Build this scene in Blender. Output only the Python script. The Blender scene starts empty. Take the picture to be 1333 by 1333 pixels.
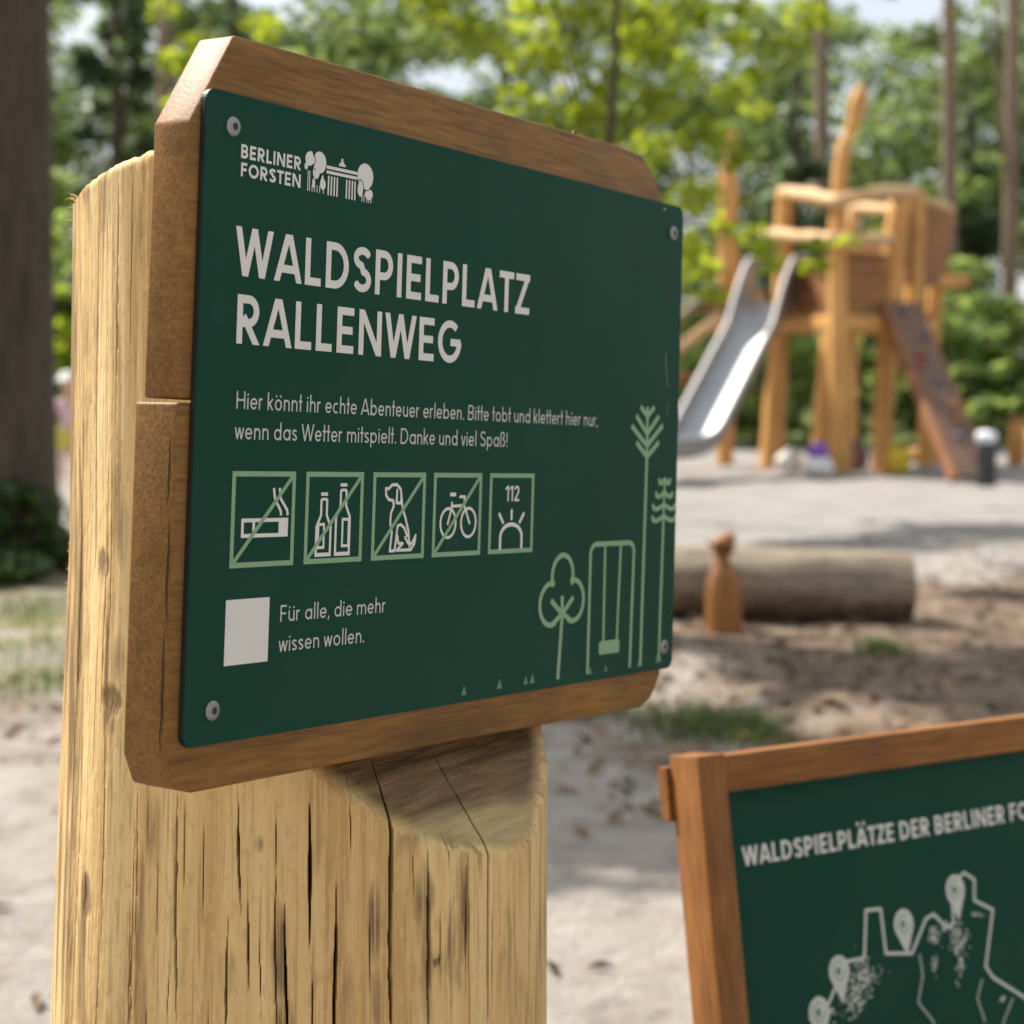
import bpy, bmesh, math, random
import numpy as np
from mathutils import Vector, Matrix, noise
from mathutils.geometry import delaunay_2d_cdt

rad = math.radians
scene = bpy.context.scene
COL = scene.collection
random.seed(7)

# ------------------------------------------------------------------ camera
F_PX, PX0, PY0, CAM_H = 2410.0, 666.5, 478.0, 1.10      # measured on the 1333 px photograph
cam_data = bpy.data.cameras.new("camera")
cam = bpy.data.objects.new("camera", cam_data)
COL.objects.link(cam)
cam.location = (0, 0, CAM_H)
cam.rotation_euler = (rad(90), 0, 0)
cam_data.sensor_width = 36
cam_data.lens = F_PX / 1333 * 36
cam_data.shift_y = -(666.5 - PY0) / 1333
cam_data.clip_end = 600
cam_data.dof.use_dof = True
cam_data.dof.focus_distance = 1.22
cam_data.dof.aperture_fstop = 7.4
scene.camera = cam

# ------------------------------------------------------------------ light
SUN_AZ, SUN_EL = 144.0, 50.0                            # azimuth counter-clockwise from +X
world = bpy.data.worlds.new("World")
scene.world = world
world.use_nodes = True
wn = world.node_tree
sky = wn.nodes.new("ShaderNodeTexSky")
sky.sky_type = 'NISHITA'
sky.sun_disc = False
sky.sun_elevation = rad(SUN_EL)
sky.sun_rotation = rad((90 - SUN_AZ) % 360)
sky.dust_density = 3.5
sky.ozone_density = 0.6
bg = wn.nodes["Background"]
bg.inputs["Strength"].default_value = 0.095
# thin bright summer haze and cloud over the blue
wtc = wn.nodes.new("ShaderNodeTexCoord"); wnz = wn.nodes.new("ShaderNodeTexNoise"); wnz.inputs["Scale"].default_value = 2.2; wnz.inputs["Detail"].default_value = 5
wn.links.new(wtc.outputs["Generated"], wnz.inputs["Vector"])
wmr = wn.nodes.new("ShaderNodeMapRange"); wmr.inputs[1].default_value = 0.35; wmr.inputs[2].default_value = 0.65; wmr.inputs[3].default_value = 0.35; wmr.inputs[4].default_value = 0.85
wn.links.new(wnz.outputs["Fac"], wmr.inputs[0])
wmx = wn.nodes.new("ShaderNodeMix"); wmx.data_type = 'RGBA'; wmx.inputs[7].default_value = (7.6, 7.9, 8.2, 1)
wn.links.new(wmr.outputs[0], wmx.inputs[0]); wn.links.new(sky.outputs[0], wmx.inputs[6])
wn.links.new(wmx.outputs[2], bg.inputs[0])
S = Vector((math.cos(rad(SUN_EL)) * math.cos(rad(SUN_AZ)), math.cos(rad(SUN_EL)) * math.sin(rad(SUN_AZ)), math.sin(rad(SUN_EL))))
sun_data = bpy.data.lights.new("sun", 'SUN')
sun_data.energy = 5.0
sun_data.angle = rad(0.5)
sun_data.color = (1.0, 0.94, 0.84)
sun = bpy.data.objects.new("sun", sun_data)
COL.objects.link(sun)
sun.rotation_euler = S.to_track_quat('Z', 'Y').to_euler()
sun.location = S * 40

scene.view_settings.view_transform = 'Standard'
scene.view_settings.look = 'None'
scene.view_settings.exposure = 0.75
scene.view_settings.gamma = 1.0
scene.cycles.use_denoising = True
scene.cycles.max_bounces = 12
scene.cycles.diffuse_bounces = 5
scene.cycles.transmission_bounces = 8
scene.cycles.sample_clamp_indirect = 6

# ------------------------------------------------------------------ helpers
def at(px, py, Y):
    """point at depth Y seen at pixel (px, py) of the photograph"""
    return Vector(((px - PX0) / F_PX * Y, Y, CAM_H - (py - PY0) / F_PX * Y))

def tag(o, label=None, cat=None, group=None, kind=None):
    if label: o["label"] = label
    if cat: o["category"] = cat
    if group: o["group"] = group
    if kind: o["kind"] = kind
    return o

def empty(name, loc, label=None, cat=None, group=None, mat4=None):
    o = bpy.data.objects.new(name, None)
    o.empty_display_size = 0.1
    COL.objects.link(o)
    if mat4 is not None: o.matrix_world = mat4
    else: o.location = loc
    return tag(o, label, cat, group)

def link_mesh(name, me, mat=None, parent=None):
    o = bpy.data.objects.new(name, me)
    COL.objects.link(o)
    if mat is not None:
        if len(me.materials) == 0: me.materials.append(mat)
    if parent is not None: o.parent = parent
    return o

class MB:
    def __init__(self): self.v = []; self.f = []
    def add(self, vs, fs):
        k = len(self.v)
        self.v += [tuple(p) for p in vs]
        self.f += [tuple(i + k for i in f) for f in fs]
        return self
    def tube(self, pts, radii, seg=12, caps=True, rough=0.0, seed=0, squash=1.0, phase=0.0):
        pts = [Vector(p) for p in pts]
        n = len(pts)
        vs = []
        ref = None
        for i, p in enumerate(pts):
            d = (pts[min(i + 1, n - 1)] - pts[max(i - 1, 0)]).normalized()
            if ref is None:
                ref = Vector((1, 0, 0)) if abs(d.x) < 0.8 else Vector((0, 1, 0))
            a = (ref - d * ref.dot(d)).normalized()
            b = d.cross(a)
            ref = a
            for k in range(seg):
                t = 2 * math.pi * k / seg + phase
                r = radii[i]
                if rough:
                    q = Vector((math.cos(t) * 1.3 + seed * 7.1, math.sin(t) * 1.3, i * 0.35 + seed))
                    r *= 1 + rough * noise.noise(q)
                vs.append(p + a * (math.cos(t) * r) + b * (math.sin(t) * r * squash))
        fs = []
        for i in range(n - 1):
            for k in range(seg):
                k2 = (k + 1) % seg
                fs.append((i * seg + k, i * seg + k2, (i + 1) * seg + k2, (i + 1) * seg + k))
        if caps:
            fs.append(tuple(reversed(range(seg))))
            fs.append(tuple((n - 1) * seg + k for k in range(seg)))
        return self.add(vs, fs)
    def box(self, c, ax, ay, az):
        c, ax, ay, az = Vector(c), Vector(ax), Vector(ay), Vector(az)
        vs = [c + ax * i + ay * j + az * k for i in (-1, 1) for j in (-1, 1) for k in (-1, 1)]
        fs = [(0, 1, 3, 2), (4, 6, 7, 5), (0, 4, 5, 1), (2, 3, 7, 6), (0, 2, 6, 4), (1, 5, 7, 3)]
        if ax.cross(ay).dot(az) < 0: fs = [tuple(reversed(f)) for f in fs]
        return self.add(vs, fs)
    def beam(self, p, q, w, h, up=(0, 0, 1)):
        p, q = Vector(p), Vector(q)
        d = (q - p)
        s = d.cross(Vector(up)).normalized()
        u = s.cross(d).normalized()
        return self.box((p + q) / 2, d / 2, s * (w / 2), u * (h / 2))
    def prism(self, poly, z0, z1, M=None):
        n = len(poly)
        vs = [Vector((x, y, z0)) for x, y in poly] + [Vector((x, y, z1)) for x, y in poly]
        if M is not None: vs = [M @ v for v in vs]
        fs = [tuple(reversed(range(n))), tuple(range(n, 2 * n))]
        fs += [(i, (i + 1) % n, n + (i + 1) % n, n + i) for i in range(n)]
        return self.add(vs, fs)
    def lathe(self, prof, c, seg=16, sx=1.0, sy=1.0):
        vs = []; c = Vector(c)
        for r, z in prof:
            for k in range(seg):
                t = 2 * math.pi * k / seg
                vs.append(c + Vector((r * math.cos(t) * sx, r * math.sin(t) * sy, z)))
        fs = []
        for i in range(len(prof) - 1):
            for k in range(seg):
                k2 = (k + 1) % seg
                fs.append((i * seg + k, i * seg + k2, (i + 1) * seg + k2, (i + 1) * seg + k))
        fs.append(tuple(reversed(range(seg))))
        fs.append(tuple((len(prof) - 1) * seg + k for k in range(seg)))
        return self.add(vs, fs)
    def blob(self, c, rx, ry, rz, rough=0.15, seed=0, nu=18, nv=11, freq=1.6):
        vs = []; c = Vector(c)
        for j in range(nv + 1):
            ph = math.pi * j / nv
            for i in range(nu):
                t = 2 * math.pi * i / nu
                d = Vector((math.sin(ph) * math.cos(t), math.sin(ph) * math.sin(t), -math.cos(ph)))
                r = 1 + rough * noise.noise(d * freq + Vector((seed * 3.7, 0, seed))) * 1.6
                vs.append(c + Vector((d.x * rx * r, d.y * ry * r, d.z * rz * r)))
        fs = []
        for j in range(nv):
            for i in range(nu):
                i2 = (i + 1) % nu
                fs.append((j * nu + i, j * nu + i2, (j + 1) * nu + i2, (j + 1) * nu + i))
        return self.add(vs, fs)
    def mesh(self, name, smooth=False, bevel=0.0, segs=2, sub=0, autosmooth=None):
        me = bpy.data.meshes.new(name)
        me.from_pydata(self.v, [], self.f)
        if bevel > 0 or sub:
            bm = bmesh.new(); bm.from_mesh(me)
            bmesh.ops.remove_doubles(bm, verts=bm.verts, dist=1e-6)
            if bevel > 0:
                es = [e for e in bm.edges if len(e.link_faces) == 2 and e.calc_face_angle(0) > 0.5]
                bmesh.ops.bevel(bm, geom=es, offset=bevel, segments=segs, profile=0.5, affect='EDGES', clamp_overlap=True)
            if sub:
                bmesh.ops.subdivide_edges(bm, edges=bm.edges, cuts=sub, use_grid_fill=True)
            bm.to_mesh(me); bm.free()
        if smooth: me.shade_smooth()
        if autosmooth is not None:
            me.shade_smooth()
            try: me.set_sharp_from_angle(angle=rad(autosmooth))
            except Exception: pass
        me.update()
        return me
    def build(self, name, mat, parent=None, **kw):
        return link_mesh(name, self.mesh(name, **kw), mat, parent)

# ------------------------------------------------------------------ materials
def new_mat(name):
    m = bpy.data.materials.new(name); m.use_nodes = True
    nt = m.node_tree
    return m, nt, nt.nodes["Principled BSDF"]

def N(nt, typ, **kw):
    n = nt.nodes.new(typ)
    for k, v in kw.items(): setattr(n, k, v)
    return n

def ramp(nt, stops):
    r = N(nt, "ShaderNodeValToRGB")
    el = r.color_ramp.elements
    while len(el) > 1: el.remove(el[-1])
    el[0].position = stops[0][0]; el[0].color = (*stops[0][1], 1) if len(stops[0][1]) == 3 else stops[0][1]
    for p, c in stops[1:]:
        e = el.new(p); e.color = (*c, 1)
    return r

def plain(name, col, rough=0.6, metal=0.0, spec=0.5, vary=0.12, scale=30, bump=0.0):
    m, nt, b = new_mat(name)
    tc = N(nt, "ShaderNodeTexCoord")
    nz = N(nt, "ShaderNodeTexNoise"); nz.inputs["Scale"].default_value = scale; nz.inputs["Detail"].default_value = 5
    nt.links.new(tc.outputs["Object"], nz.inputs["Vector"])
    r = ramp(nt, [(0.3, tuple(c * (1 - vary) for c in col)), (0.7, tuple(min(1, c * (1 + vary)) for c in col))])
    nt.links.new(nz.outputs["Fac"], r.inputs[0]); nt.links.new(r.outputs[0], b.inputs["Base Color"])
    b.inputs["Roughness"].default_value = rough; b.inputs["Metallic"].default_value = metal
    b.inputs["Specular IOR Level"].default_value = spec
    if bump:
        bp = N(nt, "ShaderNodeBump"); bp.inputs["Strength"].default_value = bump; bp.inputs["Distance"].default_value = 0.004
        nt.links.new(nz.outputs["Fac"], bp.inputs["Height"]); nt.links.new(bp.outputs[0], b.inputs["Normal"])
    return m

def wood(name, light, dark, axis=2, scale=1.0, rough=0.55, grain=1.0, bump=0.25, spec=0.4, stain=None, fine=1.0, world_space=False, cross=1.0, run=1.0, nf=0.45):
    """grain stretched along one local axis; two octaves of streaks, soft blotches, a bump"""
    m, nt, b = new_mat(name)
    tc = N(nt, "ShaderNodeTexCoord")
    src = tc.outputs["Object"]
    if world_space:
        g = N(nt, "ShaderNodeNewGeometry"); src = g.outputs["Position"]
    mp = N(nt, "ShaderNodeMapping")
    sc = [60 * scale] * 3; sc[axis] = 2.2 * scale * run; sc[1] *= cross if axis != 1 else 1
    mp.inputs["Scale"].default_value = sc
    nt.links.new(src, mp.inputs["Vector"])
    n1 = N(nt, "ShaderNodeTexNoise"); n1.inputs["Scale"].default_value = 1; n1.inputs["Detail"].default_value = 6; n1.inputs["Roughness"].default_value = 0.65
    n1.inputs["Distortion"].default_value = 0.6
    nt.links.new(mp.outputs[0], n1.inputs["Vector"])
    mp2 = N(nt, "ShaderNodeMapping")
    sc2 = [420 * scale * fine] * 3; sc2[axis] = 14 * scale * fine * run; sc2[1] *= cross if axis != 1 else 1
    mp2.inputs["Scale"].default_value = sc2
    nt.links.new(src, mp2.inputs["Vector"])
    n2 = N(nt, "ShaderNodeTexNoise"); n2.inputs["Scale"].default_value = 1; n2.inputs["Detail"].default_value = 3
    nt.links.new(mp2.outputs[0], n2.inputs["Vector"])
    n3 = N(nt, "ShaderNodeTexNoise"); n3.inputs["Scale"].default_value = 7 * scale; n3.inputs["Detail"].default_value = 4
    nt.links.new(src, n3.inputs["Vector"])
    mx = N(nt, "ShaderNodeMath", operation='MULTIPLY_ADD'); mx.inputs[1].default_value = nf
    nt.links.new(n2.outputs["Fac"], mx.inputs[0]); 
    mm = N(nt, "ShaderNodeMath", operation='MULTIPLY'); mm.inputs[1].default_value = 1 - nf
    nt.links.new(n1.outputs["Fac"], mm.inputs[0]); nt.links.new(mm.outputs[0], mx.inputs[2])
    ma = N(nt, "ShaderNodeMath", operation='MULTIPLY_ADD'); ma.inputs[1].default_value = 0.35
    ms = N(nt, "ShaderNodeMath", operation='MULTIPLY_ADD'); ms.inputs[1].default_value = 0.8; ms.inputs[2].default_value = 0.0
    nt.links.new(mx.outputs[0], ms.inputs[0])
    nt.links.new(n3.outputs["Fac"], ma.inputs[0]); nt.links.new(ms.outputs[0], ma.inputs[2])
    mid = 0.57; sp = 0.14 / grain
    mean = tuple((a + c) / 2 for a, c in zip(light, dark))
    r = ramp(nt, [(mid - sp, dark), (mid, mean), (mid + sp, light)])
    nt.links.new(ma.outputs[0], r.inputs[0])
    colout = r.outputs[0]
    if stain:
        n4 = N(nt, "ShaderNodeTexNoise"); n4.inputs["Scale"].default_value = 4; n4.inputs["Detail"].default_value = 6
        mp4 = N(nt, "ShaderNodeMapping"); s4 = [9.0] * 3; s4[axis] = 1.6; mp4.inputs["Scale"].default_value = s4
        nt.links.new(src, mp4.inputs["Vector"]); nt.links.new(mp4.outputs[0], n4.inputs["Vector"])
        n4.inputs["Scale"].default_value = 1.0
        rr = ramp(nt, [(0.60, (0, 0, 0)), (0.74, (1, 1, 1))]); nt.links.new(n4.outputs["Fac"], rr.inputs[0])
        mixc = N(nt, "ShaderNodeMix", data_type='RGBA'); nt.links.new(rr.outputs[0], mixc.inputs[0])
        nt.links.new(colout, mixc.inputs[6]); mixc.inputs[7].default_value = (*stain, 1)
        colout = mixc.outputs[2]
    nt.links.new(colout, b.inputs["Base Color"])
    b.inputs["Roughness"].default_value = rough; b.inputs["Specular IOR Level"].default_value = spec
    bp = N(nt, "ShaderNodeBump"); bp.inputs["Strength"].default_value = bump; bp.inputs["Distance"].default_value = 0.002
    nt.links.new(mx.outputs[0], bp.inputs["Height"]); nt.links.new(bp.outputs[0], b.inputs["Normal"])
    m["col"] = 0
    return m

def leaf_mat(name, c_dark, c_light, trans, tw=0.45, rough=0.45):
    m = bpy.data.materials.new(name); m.use_nodes = True
    nt = m.node_tree; nt.nodes.clear()
    out = N(nt, "ShaderNodeOutputMaterial")
    at_ = N(nt, "ShaderNodeAttribute"); at_.attribute_name = "tint"
    r = ramp(nt, [(0.0, c_dark), (1.0, c_light)]); nt.links.new(at_.outputs["Fac"], r.inputs[0])
    p = N(nt, "ShaderNodeBsdfPrincipled"); p.inputs["Roughness"].default_value = rough
    p.inputs["Specular IOR Level"].default_value = 0.4
    nt.links.new(r.outputs[0], p.inputs["Base Color"])
    t = N(nt, "ShaderNodeBsdfTranslucent")
    r2 = ramp(nt, [(0.0, tuple(c * 0.55 for c in trans)), (1.0, trans)]); nt.links.new(at_.outputs["Fac"], r2.inputs[0])
    nt.links.new(r2.outputs[0], t.inputs["Color"])
    mx = N(nt, "ShaderNodeMixShader"); mx.inputs[0].default_value = tw
    nt.links.new(p.outputs[0], mx.inputs[1]); nt.links.new(t.outputs[0], mx.inputs[2]); nt.links.new(mx.outputs[0], out.inputs[0])
    return m

def bark_mat(name, light, dark, scale=1.0, bump=0.8):
    m, nt, b = new_mat(name)
    tc = N(nt, "ShaderNodeTexCoord")
    mp = N(nt, "ShaderNodeMapping"); mp.inputs["Scale"].default_value = (14 * scale, 14 * scale, 2.5 * scale)
    nt.links.new(tc.outputs["Object"], mp.inputs["Vector"])
    v = N(nt, "ShaderNodeTexVoronoi"); v.feature = 'DISTANCE_TO_EDGE'; v.inputs["Scale"].default_value = 1.2
    n = N(nt, "ShaderNodeTexNoise"); n.inputs["Scale"].default_value = 1.0; n.inputs["Detail"].default_value = 8; n.inputs["Roughness"].default_value = 0.7
    nt.links.new(mp.outputs[0], n.inputs["Vector"])
    nt.links.new(n.outputs["Color"], v.inputs["Vector"])
    r = ramp(nt, [(0.3, dark), (0.7, light)]); nt.links.new(n.outputs["Fac"], r.inputs[0])
    nt.links.new(r.outputs[0], b.inputs["Base Color"]); b.inputs["Roughness"].default_value = 0.9
    bp = N(nt, "ShaderNodeBump"); bp.inputs["Strength"].default_value = bump; bp.inputs["Distance"].default_value = 0.02
    nt.links.new(n.outputs["Fac"], bp.inputs["Height"]); nt.links.new(bp.outputs[0], b.inputs["Normal"])
    return m

M = {}
M['panel_green'] = plain('green_panel_coating', (0.0040, 0.048, 0.0310), rough=0.36, spec=0.10, vary=0.05, scale=9)
def dusty(m):
    nt = m.node_tree; b = nt.nodes["Principled BSDF"]; old = b.inputs["Base Color"].links[0].from_socket
    tc = N(nt, "ShaderNodeTexCoord"); n = N(nt, "ShaderNodeTexNoise"); n.inputs["Scale"].default_value = 7; n.inputs["Detail"].default_value = 9; n.inputs["Roughness"].default_value = 0.72
    nt.links.new(tc.outputs["Object"], n.inputs["Vector"])
    r = ramp(nt, [(0.48, (0, 0, 0)), (0.78, (0.12, 0.12, 0.12))]); nt.links.new(n.outputs["Fac"], r.inputs[0])
    mx = N(nt, "ShaderNodeMix", data_type='RGBA'); nt.links.new(r.outputs[0], mx.inputs[0]); nt.links.new(old, mx.inputs[6]); mx.inputs[7].default_value = (0.07, 0.085, 0.06, 1)
    sp = N(nt, "ShaderNodeTexNoise"); sp.inputs["Scale"].default_value = 260; sp.inputs["Detail"].default_value = 2; nt.links.new(tc.outputs["Object"], sp.inputs["Vector"])
    r2 = ramp(nt, [(0.755, (0, 0, 0)), (0.80, (0.5, 0.5, 0.5))]); nt.links.new(sp.outputs["Fac"], r2.inputs[0])
    m2 = N(nt, "ShaderNodeMix", data_type='RGBA'); nt.links.new(r2.outputs[0], m2.inputs[0]); nt.links.new(mx.outputs[2], m2.inputs[6]); m2.inputs[7].default_value = (0.11, 0.13, 0.10, 1)
    nt.links.new(m2.outputs[2], b.inputs["Base Color"])
    rr = ramp(nt, [(0.35, (0.26, 0.26, 0.26)), (0.7, (0.48, 0.48, 0.48))]); nt.links.new(n.outputs["Fac"], rr.inputs[0]); nt.links.new(rr.outputs[0], b.inputs["Roughness"])
dusty(M['panel_green'])
M['panel_edge'] = plain('black_panel_core', (0.012, 0.012, 0.012), rough=0.5)
M['print_white'] = plain('white_print', (0.66, 0.64, 0.61), rough=0.4, vary=0.03)
M['print_soft'] = plain('soft_white_print', (0.50, 0.51, 0.47), rough=0.4, vary=0.03)
M['print_green'] = plain('light_green_print', (0.20, 0.35, 0.20), rough=0.4, vary=0.03)
M['print_mid'] = plain('mid_green_print', (0.08, 0.20, 0.135), rough=0.4, vary=0.03)
M['steel'] = plain('stainless_steel', (0.30, 0.30, 0.29), rough=0.5, metal=1.0, vary=0.08, scale=14)
M['slide_steel'] = plain('brushed_slide_steel', (0.38, 0.39, 0.405), rough=0.48, metal=0.95, vary=0.08, scale=3)
M['rail_steel'] = plain('dull_rail_steel', (0.40, 0.39, 0.39), rough=0.62, metal=0.6)
M['slot'] = plain('dark_screw_slot', (0.03, 0.03, 0.03), rough=0.6)
M['board'] = wood('stained_plank', (0.31, 0.150, 0.034), (0.095, 0.042, 0.009), axis=0, rough=0.54, grain=0.72, spec=0.3, bump=0.2, cross=0.85, run=2.0, nf=0.62, stain=(0.05, 0.024, 0.010))
M['dark_wood'] = plain('dark_drying_check', (0.02, 0.010, 0.005), rough=0.9)
M['frame'] = wood('oiled_frame_timber', (0.31, 0.126, 0.032), (0.115, 0.042, 0.010), axis=1, rough=0.55, grain=1.0, spec=0.3, bump=0.35, run=1.6, nf=.6)
M['frame_rail'] = wood('oiled_rail_timber', (0.31, 0.126, 0.032), (0.115, 0.042, 0.010), axis=0, rough=0.55, grain=1.0, spec=0.3, bump=0.35, run=1.6, nf=.6)
M['robinia'] = wood('oiled_robinia', (0.72, 0.40, 0.130), (0.40, 0.185, 0.054), axis=2, scale=0.35, rough=0.6, bump=0.3, world_space=True)
M['robinia_rail'] = wood('oiled_robinia_rail', (0.66, 0.45, 0.25), (0.45, 0.26, 0.11), axis=0, scale=0.35, rough=0.6, bump=0.3, world_space=True)
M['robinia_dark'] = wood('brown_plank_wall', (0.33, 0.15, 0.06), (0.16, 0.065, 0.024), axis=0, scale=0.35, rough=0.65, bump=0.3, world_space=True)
M['ramp'] = wood('worn_climbing_board', (0.22, 0.135, 0.088), (0.095, 0.055, 0.036), axis=2, scale=0.4, rough=0.7, world_space=True)
M['old_log'] = wood('weathered_log', (0.36, 0.285, 0.21), (0.060, 0.040, 0.025), axis=0, scale=0.32, rough=0.8, bump=0.5, world_space=True)
M['carved'] = wood('carved_oiled_wood', (0.38, 0.165, 0.045), (0.16, 0.060, 0.015), axis=2, scale=0.6, rough=0.55, world_space=True)
M['bark_grey'] = bark_mat('grey_brown_bark', (0.095, 0.069, 0.049), (0.030, 0.021, 0.014))
M['bark_pine'] = bark_mat('pine_bark', (0.30, 0.205, 0.145), (0.15, 0.098, 0.068))
M['log_shade_bark'] = bark_mat('shade_bark', (0.20, 0.130, 0.080), (0.045, 0.029, 0.018), scale=1.4)
M['leaf_maple'] = leaf_mat('young_leaf', (0.050, 0.100, 0.016), (0.105, 0.165, 0.022), (0.66, 0.76, 0.045), 0.6)
M['leaf_bush'] = leaf_mat('bush_leaf', (0.065, 0.110, 0.036), (0.135, 0.190, 0.070), (0.46, 0.60, 0.15), 0.57)
M['leaf_dark'] = leaf_mat('dark_needle', (0.040, 0.072, 0.042), (0.085, 0.125, 0.068), (0.27, 0.38, 0.15), 0.48)
M['leaf_far'] = leaf_mat('forest_leaf', (0.070, 0.110, 0.048), (0.150, 0.190, 0.085), (0.36, 0.47, 0.13), 0.5)
M['leaf_ivy'] = leaf_mat('ivy_leaf', (0.030, 0.060, 0.022), (0.070, 0.120, 0.040), (0.20, 0.30, 0.07), 0.4, rough=0.22)
M['grass'] = leaf_mat('grass_blade', (0.06, 0.10, 0.025), (0.16, 0.19, 0.06), (0.2, 0.27, 0.06), 0.35)
M['litter'] = leaf_mat('dry_leaf', (0.09, 0.06, 0.04), (0.32, 0.22, 0.14), (0.14, 0.08, 0.04), 0.2, rough=0.8)

# log of the sign: pale split robinia; the cracks are coloured darker (vertex attribute "crack"), grey weathering and painted board shade on the saw cut
def log_material():
    m, nt, b = new_mat('pale_robinia_log')
    tc = N(nt, "ShaderNodeTexCoord")
    def stretched(sx, sz, det=6, dist=0.5, rg=0.6):
        mp = N(nt, "ShaderNodeMapping"); mp.inputs["Scale"].default_value = (sx, sx, sz)
        nt.links.new(tc.outputs["Object"], mp.inputs["Vector"])
        n = N(nt, "ShaderNodeTexNoise"); n.inputs["Scale"].default_value = 1; n.inputs["Detail"].default_value = det
        n.inputs["Distortion"].default_value = dist; n.inputs["Roughness"].default_value = rg
        nt.links.new(mp.outputs[0], n.inputs["Vector"])
        return n.outputs["Fac"]
    base = stretched(26, 1.3)
    r1 = ramp(nt, [(0.33, (0.53, 0.33, 0.130)), (0.5, (0.70, 0.485, 0.215)), (0.68, (0.80, 0.60, 0.30))])
    nt.links.new(base, r1.inputs[0])
    def over(prev, fac, col):
        mx = N(nt, "ShaderNodeMix", data_type='RGBA'); nt.links.new(fac, mx.inputs[0]); nt.links.new(prev, mx.inputs[6]); mx.inputs[7].default_value = (*col, 1)
        return mx.outputs[2]
    fine = stretched(380, 9, det=3, dist=0.2)
    rf = ramp(nt, [(0.30, (0.85, 0.85, 0.85)), (0.47, (0, 0, 0))]); nt.links.new(fine, rf.inputs[0])
    c = over(r1.outputs[0], rf.outputs[0], (0.40, 0.25, 0.11))
    tool = stretched(170, 75, det=4, dist=0.4)
    rt_ = ramp(nt, [(0.30, (0.40, 0.40, 0.40)), (0.46, (0, 0, 0))]); nt.links.new(tool, rt_.inputs[0])
    c = over(c, rt_.outputs[0], (0.37, 0.22, 0.085))
    rl_ = ramp(nt, [(0.58, (0, 0, 0)), (0.74, (0.5, 0.5, 0.5))]); nt.links.new(tool, rl_.inputs[0])
    c = over(c, rl_.outputs[0], (0.76, 0.58, 0.31))
    # brown streaky stains
    st = stretched(34, 4.2, det=5, dist=1.2)
    st2 = stretched(9, 3.0, det=2, dist=0.3)
    mu = N(nt, "ShaderNodeMath", operation='MULTIPLY'); nt.links.new(st, mu.inputs[0]); nt.links.new(st2, mu.inputs[1])
    rs = ramp(nt, [(0.262, (0, 0, 0)), (0.35, (0.8, 0.8, 0.8))]); nt.links.new(mu.outputs[0], rs.inputs[0])
    c = over(c, rs.outputs[0], (0.13, 0.072, 0.032))
    # orange heartwood tint
    he = stretched(5, 1.0, det=2)
    rh = ramp(nt, [(0.5, (0, 0, 0)), (0.75, (0.5, 0.5, 0.5))]); nt.links.new(he, rh.inputs[0])
    c = over(c, rh.outputs[0], (0.50, 0.27, 0.09))
    def att(nm):
        a = N(nt, "ShaderNodeAttribute"); a.attribute_name = nm; return a.outputs["Fac"]
    # saw cut: darker brown end grain with the board's shade painted in, greyer towards its lower rim, faint chain-saw arcs
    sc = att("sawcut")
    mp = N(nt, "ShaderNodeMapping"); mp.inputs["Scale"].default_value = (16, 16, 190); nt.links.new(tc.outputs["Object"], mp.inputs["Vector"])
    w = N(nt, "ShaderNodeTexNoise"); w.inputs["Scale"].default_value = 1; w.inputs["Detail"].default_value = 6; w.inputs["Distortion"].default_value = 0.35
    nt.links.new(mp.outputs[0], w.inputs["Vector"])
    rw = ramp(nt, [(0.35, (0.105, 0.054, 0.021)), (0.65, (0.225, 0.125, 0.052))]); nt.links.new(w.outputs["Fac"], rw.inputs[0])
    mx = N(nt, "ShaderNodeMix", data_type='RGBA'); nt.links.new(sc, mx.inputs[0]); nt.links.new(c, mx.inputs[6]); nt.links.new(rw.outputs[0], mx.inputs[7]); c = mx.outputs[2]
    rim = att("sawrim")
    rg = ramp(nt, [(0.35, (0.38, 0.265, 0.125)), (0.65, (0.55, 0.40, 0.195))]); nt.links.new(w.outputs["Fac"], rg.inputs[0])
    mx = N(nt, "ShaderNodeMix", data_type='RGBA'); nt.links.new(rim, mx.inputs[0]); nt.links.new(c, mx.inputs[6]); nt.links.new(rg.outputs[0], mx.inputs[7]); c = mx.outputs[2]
    c = over(c, att("knot"), (0.15, 0.085, 0.045))
    c = over(c, att("crack"), (0.045, 0.024, 0.012))
    nt.links.new(c, b.inputs["Base Color"])
    b.inputs["Roughness"].default_value = 0.62; b.inputs["Specular IOR Level"].default_value = 0.3
    ad = N(nt, "ShaderNodeMath", operation='ADD'); nt.links.new(fine, ad.inputs[0]); nt.links.new(tool, ad.inputs[1])
    bp = N(nt, "ShaderNodeBump"); bp.inputs["Strength"].default_value = 0.45; bp.inputs["Distance"].default_value = 0.0022
    nt.links.new(ad.outputs[0], bp.inputs["Height"])
    bp2 = N(nt, "ShaderNodeBump"); bp2.inputs["Distance"].default_value = 0.004
    ms = N(nt, "ShaderNodeMath", operation='MULTIPLY'); ms.inputs[1].default_value = 0.7; nt.links.new(sc, ms.inputs[0])
    nt.links.new(ms.outputs[0], bp2.inputs["Strength"]); nt.links.new(w.outputs["Fac"], bp2.inputs["Height"]); nt.links.new(bp.outputs[0], bp2.inputs["Normal"])
    nt.links.new(bp2.outputs[0], b.inputs["Normal"])
    return m
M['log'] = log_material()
M['fibre'] = plain('pale_torn_fibre', (0.62, 0.47, 0.26), rough=0.8)

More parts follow.
